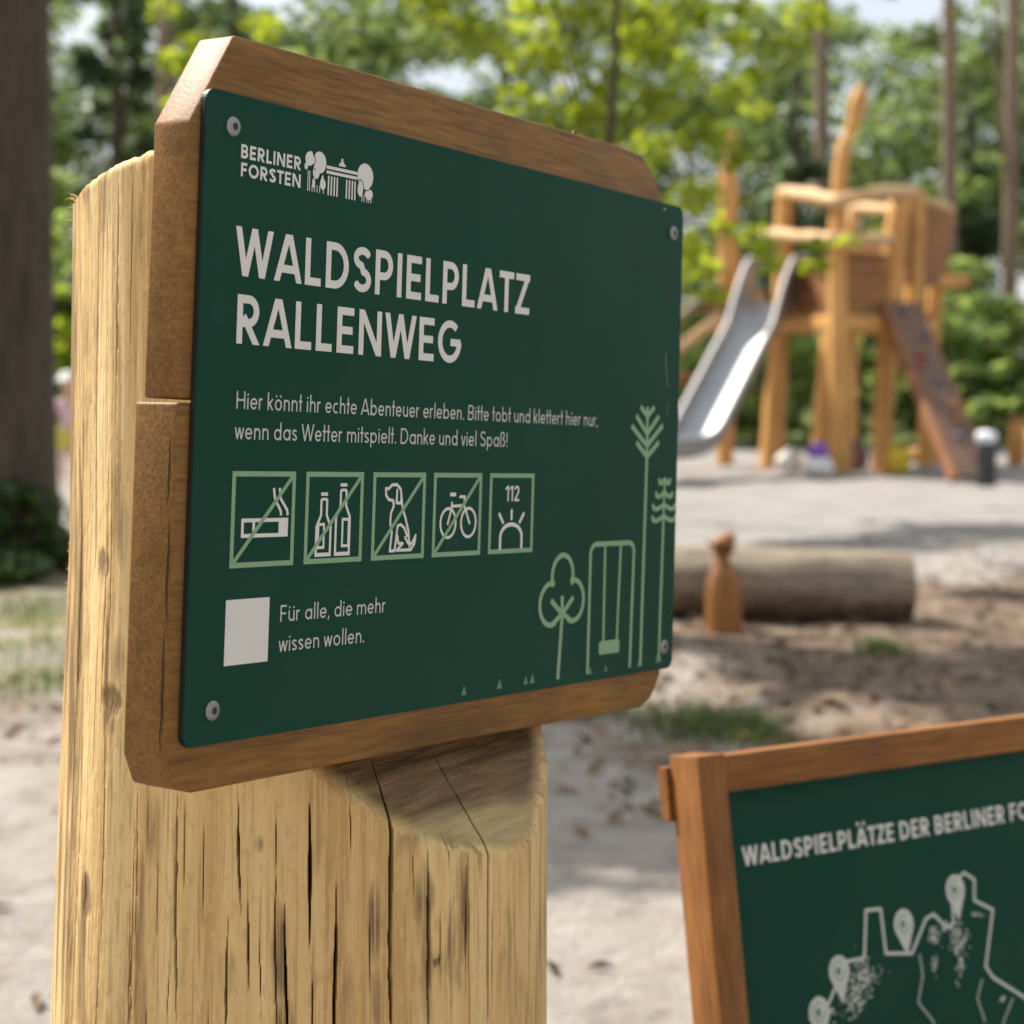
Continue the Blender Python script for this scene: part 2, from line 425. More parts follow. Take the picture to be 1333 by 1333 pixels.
def ground_material():
    m, nt, b = new_mat('sandy_forest_floor')
    g = N(nt, "ShaderNodeNewGeometry")
    sep = N(nt, "ShaderNodeSeparateXYZ"); nt.links.new(g.outputs["Position"], sep.inputs[0])
    def nz(scale, det=6, rg=0.6, dist=0.0):
        n = N(nt, "ShaderNodeTexNoise"); n.inputs["Scale"].default_value = scale; n.inputs["Detail"].default_value = det
        n.inputs["Roughness"].default_value = rg; n.inputs["Distortion"].default_value = dist
        nt.links.new(g.outputs["Position"], n.inputs["Vector"]); return n.outputs["Fac"]
    def math_(op, a, b_=None, c_=None):
        n = N(nt, "ShaderNodeMath", operation=op)
        for i, s in enumerate((a, b_, c_)):
            if s is None: continue
            if isinstance(s, (int, float)): n.inputs[i].default_value = s
            else: nt.links.new(s, n.inputs[i])
        return n.outputs[0]
    def smooth(v, a, c):
        n = N(nt, "ShaderNodeMapRange"); n.interpolation_type = 'SMOOTHSTEP'
        nt.links.new(v, n.inputs[0]); n.inputs[1].default_value = a; n.inputs[2].default_value = c
        return n.outputs[0]
    sand = ramp(nt, [(0.30, (0.215, 0.180, 0.152)), (0.48, (0.355, 0.312, 0.273)), (0.72, (0.445, 0.40, 0.36))])
    nt.links.new(nz(5.5, 8, 0.7), sand.inputs[0])
    litter = ramp(nt, [(0.32, (0.080, 0.054, 0.038)), (0.47, (0.175, 0.125, 0.088)), (0.62, (0.285, 0.215, 0.155))])
    nt.links.new(nz(5.0, 7, 0.65, 0.4), litter.inputs[0])
    # litter grows between 4 and 9.5 m from the bench side, more to the right; plain sand near the sign and in the play area
    yb = math_('MULTIPLY', smooth(sep.outputs[1], 4.2, 5.6), math_('SUBTRACT', 1.0, smooth(sep.outputs[1], 8.6, 10.5)))
    xr = smooth(sep.outputs[0], -0.4, 2.6)
    w = math_('MULTIPLY', yb, math_('MULTIPLY_ADD', xr, 0.50, 0.26))
    xr2 = math_('MULTIPLY', smooth(sep.outputs[0], 2.2, 3.2), math_('SUBTRACT', 1.0, smooth(sep.outputs[1], 12.5, 14.0)))
    w = math_('ADD', w, math_('MULTIPLY', xr2, 0.2))
    fac = smooth(math_('ADD', math_('MULTIPLY', nz(2.2, 7, 0.68, 0.3), 1.0), w), 0.70, 0.98)
    mx = N(nt, "ShaderNodeMix", data_type='RGBA'); nt.links.new(fac, mx.inputs[0]); nt.links.new(sand.outputs[0], mx.inputs[6]); nt.links.new(litter.outputs[0], mx.inputs[7])
    # dark crumbs and greenish moss film
    cr = smooth(nz(34, 5, 0.7), 0.62, 0.72)
    mx2 = N(nt, "ShaderNodeMix", data_type='RGBA'); nt.links.new(math_('MULTIPLY', cr, 0.7), mx2.inputs[0]); nt.links.new(mx.outputs[2], mx2.inputs[6]); mx2.inputs[7].default_value = (0.10, 0.07, 0.05, 1)
    gl = math_('MULTIPLY', math_('MULTIPLY', smooth(nz(1.4, 5, 0.6), 0.44, 0.62), math_('SUBTRACT', 1.0, smooth(sep.outputs[0], -0.9, -0.2))), math_('MULTIPLY', smooth(sep.outputs[1], 6.0, 6.8), math_('SUBTRACT', 1.0, smooth(sep.outputs[1], 10.5, 14))))
    mx3 = N(nt, "ShaderNodeMix", data_type='RGBA'); nt.links.new(math_('MULTIPLY', gl, 0.75), mx3.inputs[0]); nt.links.new(mx2.outputs[2], mx3.inputs[6]); mx3.inputs[7].default_value = (0.23, 0.215, 0.09, 1)
    play = smooth(sep.outputs[1], 9.5, 12.0)
    mxp = N(nt, "ShaderNodeMix", data_type='RGBA'); nt.links.new(math_('MULTIPLY', play, 0.75), mxp.inputs[0]); nt.links.new(mx3.outputs[2], mxp.inputs[6])
    ps = ramp(nt, [(0.34, (0.235, 0.218, 0.205)), (0.62, (0.345, 0.325, 0.31))]); nt.links.new(nz(1.7, 8, 0.72), ps.inputs[0]); nt.links.new(ps.outputs[0], mxp.inputs[7])
    mx3 = mxp
    # beyond the play area the forest floor is dark humus
    far = smooth(sep.outputs[1], 24.5, 26.5)
    mx4 = N(nt, "ShaderNodeMix", data_type='RGBA'); nt.links.new(far, mx4.inputs[0]); nt.links.new(mx3.outputs[2], mx4.inputs[6]); mx4.inputs[7].default_value = (0.13, 0.155, 0.055, 1)
    nt.links.new(mx4.outputs[2], b.inputs["Base Color"]); b.inputs["Roughness"].default_value = 0.95; b.inputs["Specular IOR Level"].default_value = 0.15
    bp = N(nt, "ShaderNodeBump"); bp.inputs["Strength"].default_value = 0.8; bp.inputs["Distance"].default_value = 0.05
    nt.links.new(nz(14, 8, 0.7), bp.inputs["Height"]); nt.links.new(bp.outputs[0], b.inputs["Normal"])
    return m
M['ground'] = ground_material()

# ------------------------------------------------------------------ ground
def ground_z(x, y):
    k = min(1.0, max(0.0, (y - 0.5) / 2))
    z = 0.022 * noise.noise(Vector((x * 1.3, y * 1.3, 0))) + 0.016 * noise.noise(Vector((x * 3.7, y * 3.7, 4))) + 0.009 * noise.noise(Vector((x * 9, y * 9, 8)))
    if y > 30: z += min(2.0, (y - 30) * 0.02)
    return z * k - 0.006

def ground():
    xs = np.unique(np.concatenate([np.linspace(-120, -12, 28), np.linspace(-12, -3, 50), np.linspace(-3, 4, 110), np.linspace(4, 12, 50), np.linspace(12, 120, 28)]))
    ys = np.unique(np.concatenate([np.linspace(-60, 1, 20), np.linspace(1, 10, 170), np.linspace(10, 26, 100), np.linspace(26, 60, 40), np.linspace(60, 220, 16)]))
    vs = [(float(x), float(y), ground_z(float(x), float(y))) for y in ys for x in xs]
    nx = len(xs)
    fs = [(j * nx + i, j * nx + i + 1, (j + 1) * nx + i + 1, (j + 1) * nx + i) for j in range(len(ys) - 1) for i in range(nx - 1)]
    mb = MB(); mb.v = vs; mb.f = fs
    o = mb.build('ground', M['ground'], smooth=True)
    tag(o, kind='structure')
ground()

# ------------------------------------------------------------------ leaves
def leaf_mesh(name, clumps, n, size, seed, aspect=1.7, flat=0.35, tint_z=0.0, mat=None):
    """many separate leaf blades spread through the clumps (x, y, z, rx, rz, weight)"""
    rng = np.random.default_rng(seed)
    cl = np.array([(c[0], c[1], c[2], c[3], c[4] if len(c) > 4 else c[3] * 0.8, c[5] if len(c) > 5 else c[3] ** 2) for c in clumps], float)
    w = cl[:, 5] / cl[:, 5].sum()
    idx = rng.choice(len(cl), n, p=w)
    d = rng.normal(size=(n, 3)); d /= np.linalg.norm(d, axis=1)[:, None]
    r = rng.random(n) ** 0.45
    c = cl[idx]
    p = np.stack([c[:, 0] + d[:, 0] * r * c[:, 3], c[:, 1] + d[:, 1] * r * c[:, 3], c[:, 2] + d[:, 2] * r * c[:, 4]], 1)
    nr = rng.normal(size=(n, 3)); nr[:, 2] = np.abs(nr[:, 2]) + flat * 2; nr /= np.linalg.norm(nr, axis=1)[:, None]
    a = rng.normal(size=(n, 3)); a -= nr * (a * nr).sum(1)[:, None]; a /= np.linalg.norm(a, axis=1)[:, None]
    b = np.cross(nr, a)
    s = size * rng.uniform(0.6, 1.3, n)[:, None]
    L = a * s * 0.5 * aspect ** 0.5; W = b * s * 0.5 / aspect ** 0.5
    dr = nr * s * 0.12
    v = np.stack([p - L, p + W + dr, p + L, p - W + dr], 1).reshape(-1, 3)
    tint = np.clip(rng.normal(0.5, 0.22, n) + (rng.random(len(cl))[idx] - 0.5) * 0.7, 0, 1)
    me = bpy.data.meshes.new(name)
    me.vertices.add(4 * n); me.vertices.foreach_set("co", v.astype(np.float32).ravel())
    me.loops.add(4 * n); me.loops.foreach_set("vertex_index", np.arange(4 * n, dtype=np.int32))
    me.polygons.add(n); me.polygons.foreach_set("loop_start", np.arange(0, 4 * n, 4, dtype=np.int32))
    at_ = me.attributes.new("tint", 'FLOAT', 'POINT'); at_.data.foreach_set("value", np.repeat(tint, 4).astype(np.float32))
    me.update(calc_edges=True); me.validate()
    if mat: me.materials.append(mat)
    return me

def tree(name, loc, trunk_pts, trunk_r, clumps, n, size, leaf, bark, label, cat='tree', group=None, seed=0, limbs=8, aspect=1.7, seg=12, rough=0.15):
    root = empty(name, loc, label, cat, group)
    rng = random.Random(seed)
    tb = MB().tube(trunk_pts, trunk_r, seg=seg, rough=rough, seed=seed)
    zs = [p[2] for p in trunk_pts]
    for k in range(limbs):
        c = clumps[rng.randrange(len(clumps))]
        t = rng.uniform(0.35, 0.95); z0 = zs[0] + (zs[-1] - zs[0]) * t
        z0 = min(z0, c[2] - 0.02)
        j = min(range(len(zs)), key=lambda i: abs(zs[i] - z0))
        st = Vector(trunk_pts[j]); en = Vector(c[:3])
        mid = (st + en) / 2 + Vector((rng.uniform(-.2, .2), rng.uniform(-.2, .2), -0.1 * (en - st).length))
        r0 = trunk_r[j] * 0.38
        tb.tube([st, mid, en], [r0, r0 * 0.6, r0 * 0.2], seg=6, caps=False)
    tb.build('trunk', bark, root, smooth=True)
    link_mesh('crown', leaf_mesh('crown', clumps, n, size, seed, aspect=aspect, mat=leaf), None, root)
    return root

def copy_tree(o, loc, rz, s, label, group=None):
    c = o.copy(); COL.objects.link(c)
    c.location = loc; c.rotation_euler = (0, 0, rz); c.scale = (s, s, s)
    c["label"] = label
    if group: c["group"] = group
    for ch in o.children:
        d = ch.copy(); COL.objects.link(d); d.parent = c
    return c

def crown_clumps(rng, z0, z1, r, n, cr, taper=0.0):
    out = []
    for i in range(n):
        t = rng.random(); z = z0 + (z1 - z0) * t
        rr = r * (1 - taper * t) * math.sqrt(rng.random())
        a = rng.uniform(0, 6.283)
        k = cr * rng.uniform(0.6, 1.3)
        out.append((rr * math.cos(a), rr * math.sin(a), z, k, k * 0.7))
    return out

# ------------------------------------------------------------------ single-stroke lettering, merged into flat ink shapes
def arc(cx, cy, rx, ry, a0, a1, n=14):
    return [(cx + rx * math.cos(rad(a0 + (a1 - a0) * i / n)), cy + ry * math.sin(rad(a0 + (a1 - a0) * i / n))) for i in range(n + 1)]

def glyph(ch, H, t, sx):
    """returns (advance, strokes, dots, (ymin, ymax)); strokes are centre lines of width t"""
    h = t / 2; X = 0.655 * H; A = 1.03 * H; D = -0.27 * H
    B, T, MID = h, H - h, H * 0.5
    sb = 0.062 * H * sx + 0.018 * H
    def w(k): return max(k * H * sx, 2.2 * t)
    um = {'Ä': 'A', 'Ö': 'O', 'Ü': 'U', 'ä': 'a', 'ö': 'o', 'ü': 'u'}
    dots = []
    if ch in um:
        adv, st, _, (y0, y1) = glyph(um[ch], H, t, sx)
        top = (H + 1.3 * t) if ch.isupper() else (X + 1.6 * t)
        xc = adv / 2; o = 0.13 * H * sx + 0.4 * t
        return adv, st, [(xc - o, top), (xc + o, top)], (y0, y1)
    st = []; y0, y1 = 0, H
    def ext(p, q, e):
        dx, dy = q[0] - p[0], q[1] - p[1]; l = math.hypot(dx, dy)
        return [(p[0] - dx / l * e, p[1] - dy / l * e), (q[0] + dx / l * e, q[1] + dy / l * e)]
    if ch == ' ': return 0.24 * H * sx + 0.04 * H, [], [], (0, H)
    if ch == 'A':
        W = w(.78); st = [ext((h * 1.05, 0), (W / 2 - h * .25, H), t), ext((W - h * 1.05, 0), (W / 2 + h * .25, H), t), [(W * .2, H * .27), (W * .8, H * .27)]]; sb *= .25
    elif ch == 'B':
        W = w(.58); r = W - h; st = [[(h, 0), (h, H)], [(h, T), (W * .52, T)] + arc(W * .52, (T + MID) / 2, r - W * .52 - h * .3, (T - MID) / 2, 90, -90) + [(h, MID)], [(h, MID), (W * .5, MID)] + arc(W * .5, (B + MID) / 2, r - W * .5, (MID - B) / 2, 90, -90) + [(h, B)]]
    elif ch == 'C':
        W = w(.7); st = [arc(W * .55, MID, W * .55 - h, MID - h, 42, 318, 26)]; sb *= .75
    elif ch == 'D':
        W = w(.68); st = [[(h, 0), (h, H)], [(h, T), (W * .38, T)] + arc(W * .38, MID, W * .62 - h, MID - h, 90, -90, 20) + [(h, B)]]
    elif ch == 'E':
        W = w(.5); st = [[(h, 0), (h, H)], [(h, T), (W, T)], [(h, MID), (W * .93, MID)], [(h, B), (W, B)]]; 
    elif ch == 'F':
        W = w(.48); st = [[(h, 0), (h, H)], [(h, T), (W, T)], [(h, MID), (W * .92, MID)]]
    elif ch == 'G':
        W = w(.78); st = [arc(W * .52, MID, W * .52 - h, MID - h, 48, 360, 30) , [(W * .55, MID - h * .2), (W, MID - h * .2)]]; sb *= .75
    elif ch == 'H':
        W = w(.66); st = [[(h, 0), (h, H)], [(W - h, 0), (W - h, H)], [(h, MID), (W - h, MID)]]
    elif ch == 'I':
        W = t; st = [[(h, 0), (h, H)]]
    elif ch == 'L':
        W = w(.46); st = [[(h, 0), (h, H)], [(h, B), (W, B)]]; sb *= .85
    elif ch == 'N':
        W = w(.7); st = [[(h, 0), (h, H)], [(W - h, 0), (W - h, H)], ext((h, H), (W - h, 0), t)]
    elif ch == 'O':
        W = w(.82); st = [arc(W / 2, MID, W / 2 - h, MID - h, 0, 360, 36)]; sb *= .75
    elif ch == 'P':
        W = w(.56); m = H * .42; st = [[(h, 0), (h, H)], [(h, T), (W * .5, T)] + arc(W * .5, (T + m) / 2, W * .5 - h, (T - m) / 2, 90, -90) + [(h, m)]]; sb *= .85
    elif ch == 'R':
        W = w(.6); m = H * .43; st = [[(h, 0), (h, H)], [(h, T), (W * .5, T)] + arc(W * .5, (T + m) / 2, W * .46 - h, (T - m) / 2, 90, -90) + [(h, m)], ext((W * .42, m), (W - h * 1.1, 0), t)]
    elif ch == 'S':
        W = w(.56); st = [arc(W / 2, H * .735, W / 2 - h * 1.1, H * .265 - h, 28, 270, 18)[:] + arc(W / 2, H * .25, W / 2 - h, H * .25 - h * .6 + .0, 90, -152, 18)[1:]]; sb *= .8
        top = arc(W / 2, H * .75, W / 2 - h * 1.05, H * .25 - h, 25, 262, 18); bot = arc(W / 2, H * .27, W / 2 - h, H * .27 - h, 82, -155, 18); st = [top + bot]
    elif ch == 'T':
        W = w(.56); st = [[(W / 2, 0), (W / 2, H)], [(0, T), (W, T)]]; sb *= .35
    elif ch == 'U':
        W = w(.64); st = [[(h, H), (h, W * .5)] + arc(W / 2, W * .5, W / 2 - h, W * .5 - h, 180, 360, 18) + [(W - h, H)]]
    elif ch == 'W':
        W = w(1.02); st = [ext((h * 1.05, H), (W * .28, 0), t), ext((W * .28, 0), (W / 2, H * .98), t), ext((W / 2, H * .98), (W * .72, 0), t), ext((W * .72, 0), (W - h * 1.05, H), t)]; sb *= .25
    elif ch == 'Z':
        W = w(.56); st = [[(W * .03, T), (W, T)], [(0, B), (W, B)], ext((W - h * 1.2, H - h), (h * 1.2, h), t * .4)]; sb *= .5
    elif ch == '1':
        W = w(.3); st = [[(W - h, 0), (W - h, H)], ext((W - h, H - h * .6), (h * .4, H * .8), h)]; sb *= .8
    elif ch == '2':
        W = w(.5); st = [arc(W / 2, H * .7, W / 2 - h, H * .3 - h, 165, -25, 16) + [(h * 1.1, B)], [(h * .4, B), (W, B)]]; sb *= .8
    # ---- lower case
    elif ch in 'abdpo':
        W = w(.56); st = [arc(W / 2, X / 2, W / 2 - h, X / 2 - h, 0, 360, 28)]
        if ch in 'ad': st.append([(W - h, 0), (W - h, X if ch == 'a' else A)])
        if ch == 'b': st.append([(h, 0), (h, A)])
        if ch == 'p': st.append([(h, D), (h, X)])
        y0, y1 = (D if ch == 'p' else 0), A
    elif ch == 'c':
        W = w(.46); st = [arc(W * .58, X / 2, W * .58 - h, X / 2 - h, 52, 308, 20)]; sb *= .7
    elif ch == 'e':
        W = w(.54); st = [arc(W / 2, X / 2, W / 2 - h, X / 2 - h, 0, 322, 24), [(h, X / 2), (W - h * .6, X / 2)]]; sb *= .75
    elif ch in 'hn':
        W = w(.47); r = (W - t) / 2; st = [[(h, 0), (h, A if ch == 'h' else X)], [(W - h, 0), (W - h, X - h - r)] + arc(W / 2, X - h - r, r, r, 0, 180, 14)]
        y1 = A
    elif ch == 'm':
        W = w(.78); r = (W - 2 * t) / 4 + .25 * t; r = (W - t) / 4
        st = [[(h, 0), (h, X)], [(W / 2, 0), (W / 2, X - h - r)] + arc(W / 2 - r, X - h - r, r, r, 0, 180, 12), [(W - h, 0), (W - h, X - h - r)] + arc(W - h - r, X - h - r, r, r, 0, 180, 12)]
    elif ch == 'u':
        W = w(.47); r = (W - t) / 2; st = [[(W - h, 0), (W - h, X)], [(h, X), (h, h + r)] + arc(W / 2, h + r, r, r, 180, 360, 14)]
    elif ch == 'i':
        W = t; st = [[(h, 0), (h, X)]]; dots = [(h, X + 1.7 * t)]; y1 = A
    elif ch == 'l':
        W = t; st = [[(h, 0), (h, A)]]; y1 = A
    elif ch == 'k':
        W = w(.44); st = [[(h, 0), (h, A)], ext((h, X * .36), (W - h, X), t * .3), ext((W * .36, X * .58), (W - h * .9, 0), t)]; y1 = A; sb *= .7
        st[1] = [(h, X * .36), (W - h * .8, X)]
    elif ch == 'r':
        W = w(.3); r = W * .62; st = [[(h, 0), (h, X)], arc(h + r, X - h - r * .8, r, r * .8, 180, 80, 10)]; sb *= .7
    elif ch == 's':
        W = w(.4); top = arc(W / 2, X * .74, W / 2 - h * 1.05, X * .26 - h, 25, 265, 14); bot = arc(W / 2, X * .265, W / 2 - h, X * .265 - h, 85, -155, 14); st = [top + bot]; sb *= .7
    elif ch == 't':
        W = w(.3); st = [[(W / 2, 0), (W / 2, A * .97)], [(0, X - h), (W, X - h)]]; sb *= .25; y1 = A
    elif ch == 'v':
        W = w(.46); st = [ext((h, X), (W / 2, 0), t), ext((W / 2, 0), (W - h, X), t)]; y1 = X; sb *= .25
    elif ch == 'w':
        W = w(.7); st = [ext((h, X), (W * .28, 0), t), ext((W * .28, 0), (W / 2, X), t), ext((W / 2, X), (W * .72, 0), t), ext((W * .72, 0), (W - h, X), t)]; y1 = X; sb *= .25
    elif ch == 'ß':
        W = w(.52); st = [[(h, 0), (h, A * .72)] + arc(W * .45, A * .72, W * .45 - h, A * .28 - h, 180, 0, 14) + [(W * .55, A * .52)] + arc(W * .5, A * .27, W * .5 - h, A * .27 - h, 75, -110, 14)]; y1 = A; sb *= .85
    elif ch == '.':
        W = t; st = []; dots = [(h, h * 1.1)]
    elif ch == ',':
        W = t; st = [[(h * 1.2, t * 1.1), (h * .3, -t * 1.1)]]; y0 = -2 * t
    elif ch == '!':
        W = t; st = [[(h, H * .3), (h, H)]]; dots = [(h, h * 1.1)]
    else:
        W = w(.4)
    st = [[(x + sb, y) for x, y in s] for s in st]
    dots = [(x + sb, y) for x, y in dots]
    return W + 2 * sb, st, dots, (y0, y1)

def clip_band(poly, y0, y1):
    for lim, sgn in ((y0, 1), (y1, -1)):
        out = []
        for i in range(len(poly)):
            p, q = poly[i], poly[(i + 1) % len(poly)]
            a, b = (p[1] - lim) * sgn, (q[1] - lim) * sgn
            if a >= 0: out.append(p)
            if (a >= 0) != (b >= 0):
                k = a / (a - b); out.append((p[0] + (q[0] - p[0]) * k, p[1] + (q[1] - p[1]) * k))
        poly = out
        if len(poly) < 3: return []
    return poly

def disc(x, y, r, n=14): return [(x + r * math.cos(2 * math.pi * i / n), y + r * math.sin(2 * math.pi * i / n)) for i in range(n)]

def ribbon(pts, t, ends=False):
    """convex pieces that cover a stroke of width t"""
    out = []; h = t / 2
    for i in range(len(pts) - 1):
        (x0, y0), (x1, y1) = pts[i], pts[i + 1]
        l = math.hypot(x1 - x0, y1 - y0)
        if l < 1e-6: continue
        nx, ny = -(y1 - y0) / l * h, (x1 - x0) / l * h
        out.append([(x0 + nx, y0 + ny), (x0 - nx, y0 - ny), (x1 - nx, y1 - ny), (x1 + nx, y1 + ny)])
        if i > 0 or ends: out.append(disc(x0, y0, h, 12))
    if ends: out.append(disc(*pts[-1], h, 12))
    return out

def text_polys(s, x0, x1, base, H, t, flip=-1):
    """s between x0 and x1 with its baseline at base; y grows downward on the panel"""
    def total(sx): return sum(glyph(c, H, t, sx)[0] for c in s)
    lo, hi = 0.3, 2.0
    for _ in range(40):
        m = (lo + hi) / 2
        if total(m) > (x1 - x0): hi = m
        else: lo = m
    sx = (lo + hi) / 2
    polys = []; x = x0
    for c in s:
        adv, st, dots, (y0, y1) = glyph(c, H, t, sx)
        pc = []
        for q in st:
            for p in ribbon(q, t):
                p = clip_band(p, y0, y1)
                if p: pc.append(p)
        for d in dots: pc.append(disc(d[0], d[1], t * .62, 10))
        polys += [[(x + a, base + flip * b) for a, b in p] for p in pc]
        x += adv
    return polys

def ink(name, polys, mat, parent, z, holes=None):
    """union of convex pieces as one flat sheet, in millimetres -> metres of the parent's frame (x right, y up)"""
    V, Fc = [], []
    groups = {}
    def run(ps):
        vs, fs = [], []
        for p in ps:
            k = len(vs); vs += [Vector((a, b)) for a, b in p]
            area = sum(p[i][0] * p[(i + 1) % len(p)][1] - p[(i + 1) % len(p)][0] * p[i][1] for i in range(len(p)))
            ids = list(range(k, k + len(p)))
            fs.append(ids if area > 0 else ids[::-1])
        r = delaunay_2d_cdt(vs, [], fs, 0, 1e-4)
        return r[0], [f for f, o in zip(r[2], r[5 if len(r) > 5 else 4] if False else r[5]) if len(o)]
    # neighbours only: cut the list into chunks by x so that each call stays small
    items = [(min(a for a, b in p), max(a for a, b in p), p) for p in polys]
    items.sort(key=lambda i: i[0])
    chunk = []; right = -1e9
    def flush():
        if not chunk: return
        vs, fs = run([c[2] for c in chunk])
        k = len(V)
        V.extend((v.x / 1000, -v.y / 1000, z) for v in vs)
        for f in fs:
            f = [i + k for i in f]
            a, b, c = (Vector(V[i]) for i in f[:3])
            if (b - a).cross(c - a).z < 0: f = f[::-1]
            Fc.append(tuple(f))
    for it in items:
        if it[0] > right + 0.02 and chunk:
            flush(); chunk.clear()
        chunk.append(it); right = max(right, it[1])
    flush()
    mb = MB(); mb.v = V; mb.f = Fc
    return mb.build(name, mat, parent)

def rounded_rect(x0, y0, x1, y1, r, n=6):
    out = []
    for cx, cy, a in ((x1 - r, y1 - r, 0), (x0 + r, y1 - r, 90), (x0 + r, y0 + r, 180), (x1 - r, y0 + r, 270)):
        out += [(cx + r * math.cos(rad(a + 90 * i / n)), cy + r * math.sin(rad(a + 90 * i / n))) for i in range(n + 1)]
    return out

# ================================================================== THE SIGN IN FRONT
P_O = Vector((-0.18550, 1.12437, CAM_H + 0.17080))       # top left corner of the panel's face
P_U = Vector((0.55978, 0.82700, -0.05221)).normalized()
P_V = Vector((-0.02932, -0.04358, -0.99862)); P_V = (P_V - P_U * P_V.dot(P_U)).normalized()
P_N = P_U.cross(-P_V)                                    # towards the viewer
FR = Matrix(((P_U.x, -P_V.x, P_N.x, P_O.x), (P_U.y, -P_V.y, P_N.y, P_O.y), (P_U.z, -P_V.z, P_N.z, P_O.z), (0, 0, 0, 1)))
LOG_C = Vector((-0.1636, 1.4488, 0))
sign = empty('playground_sign', (LOG_C.x, LOG_C.y, 0), 'large sharp green sign on a cracked pale log in the foreground, reading WALDSPIELPLATZ RALLENWEG', 'sign')
INV = Matrix.Translation(-Vector((LOG_C.x, LOG_C.y, 0)))
def sign_part(o):                                       # geometry given in the panel's frame
    o.parent = sign; o.matrix_local = INV @ FR; return o

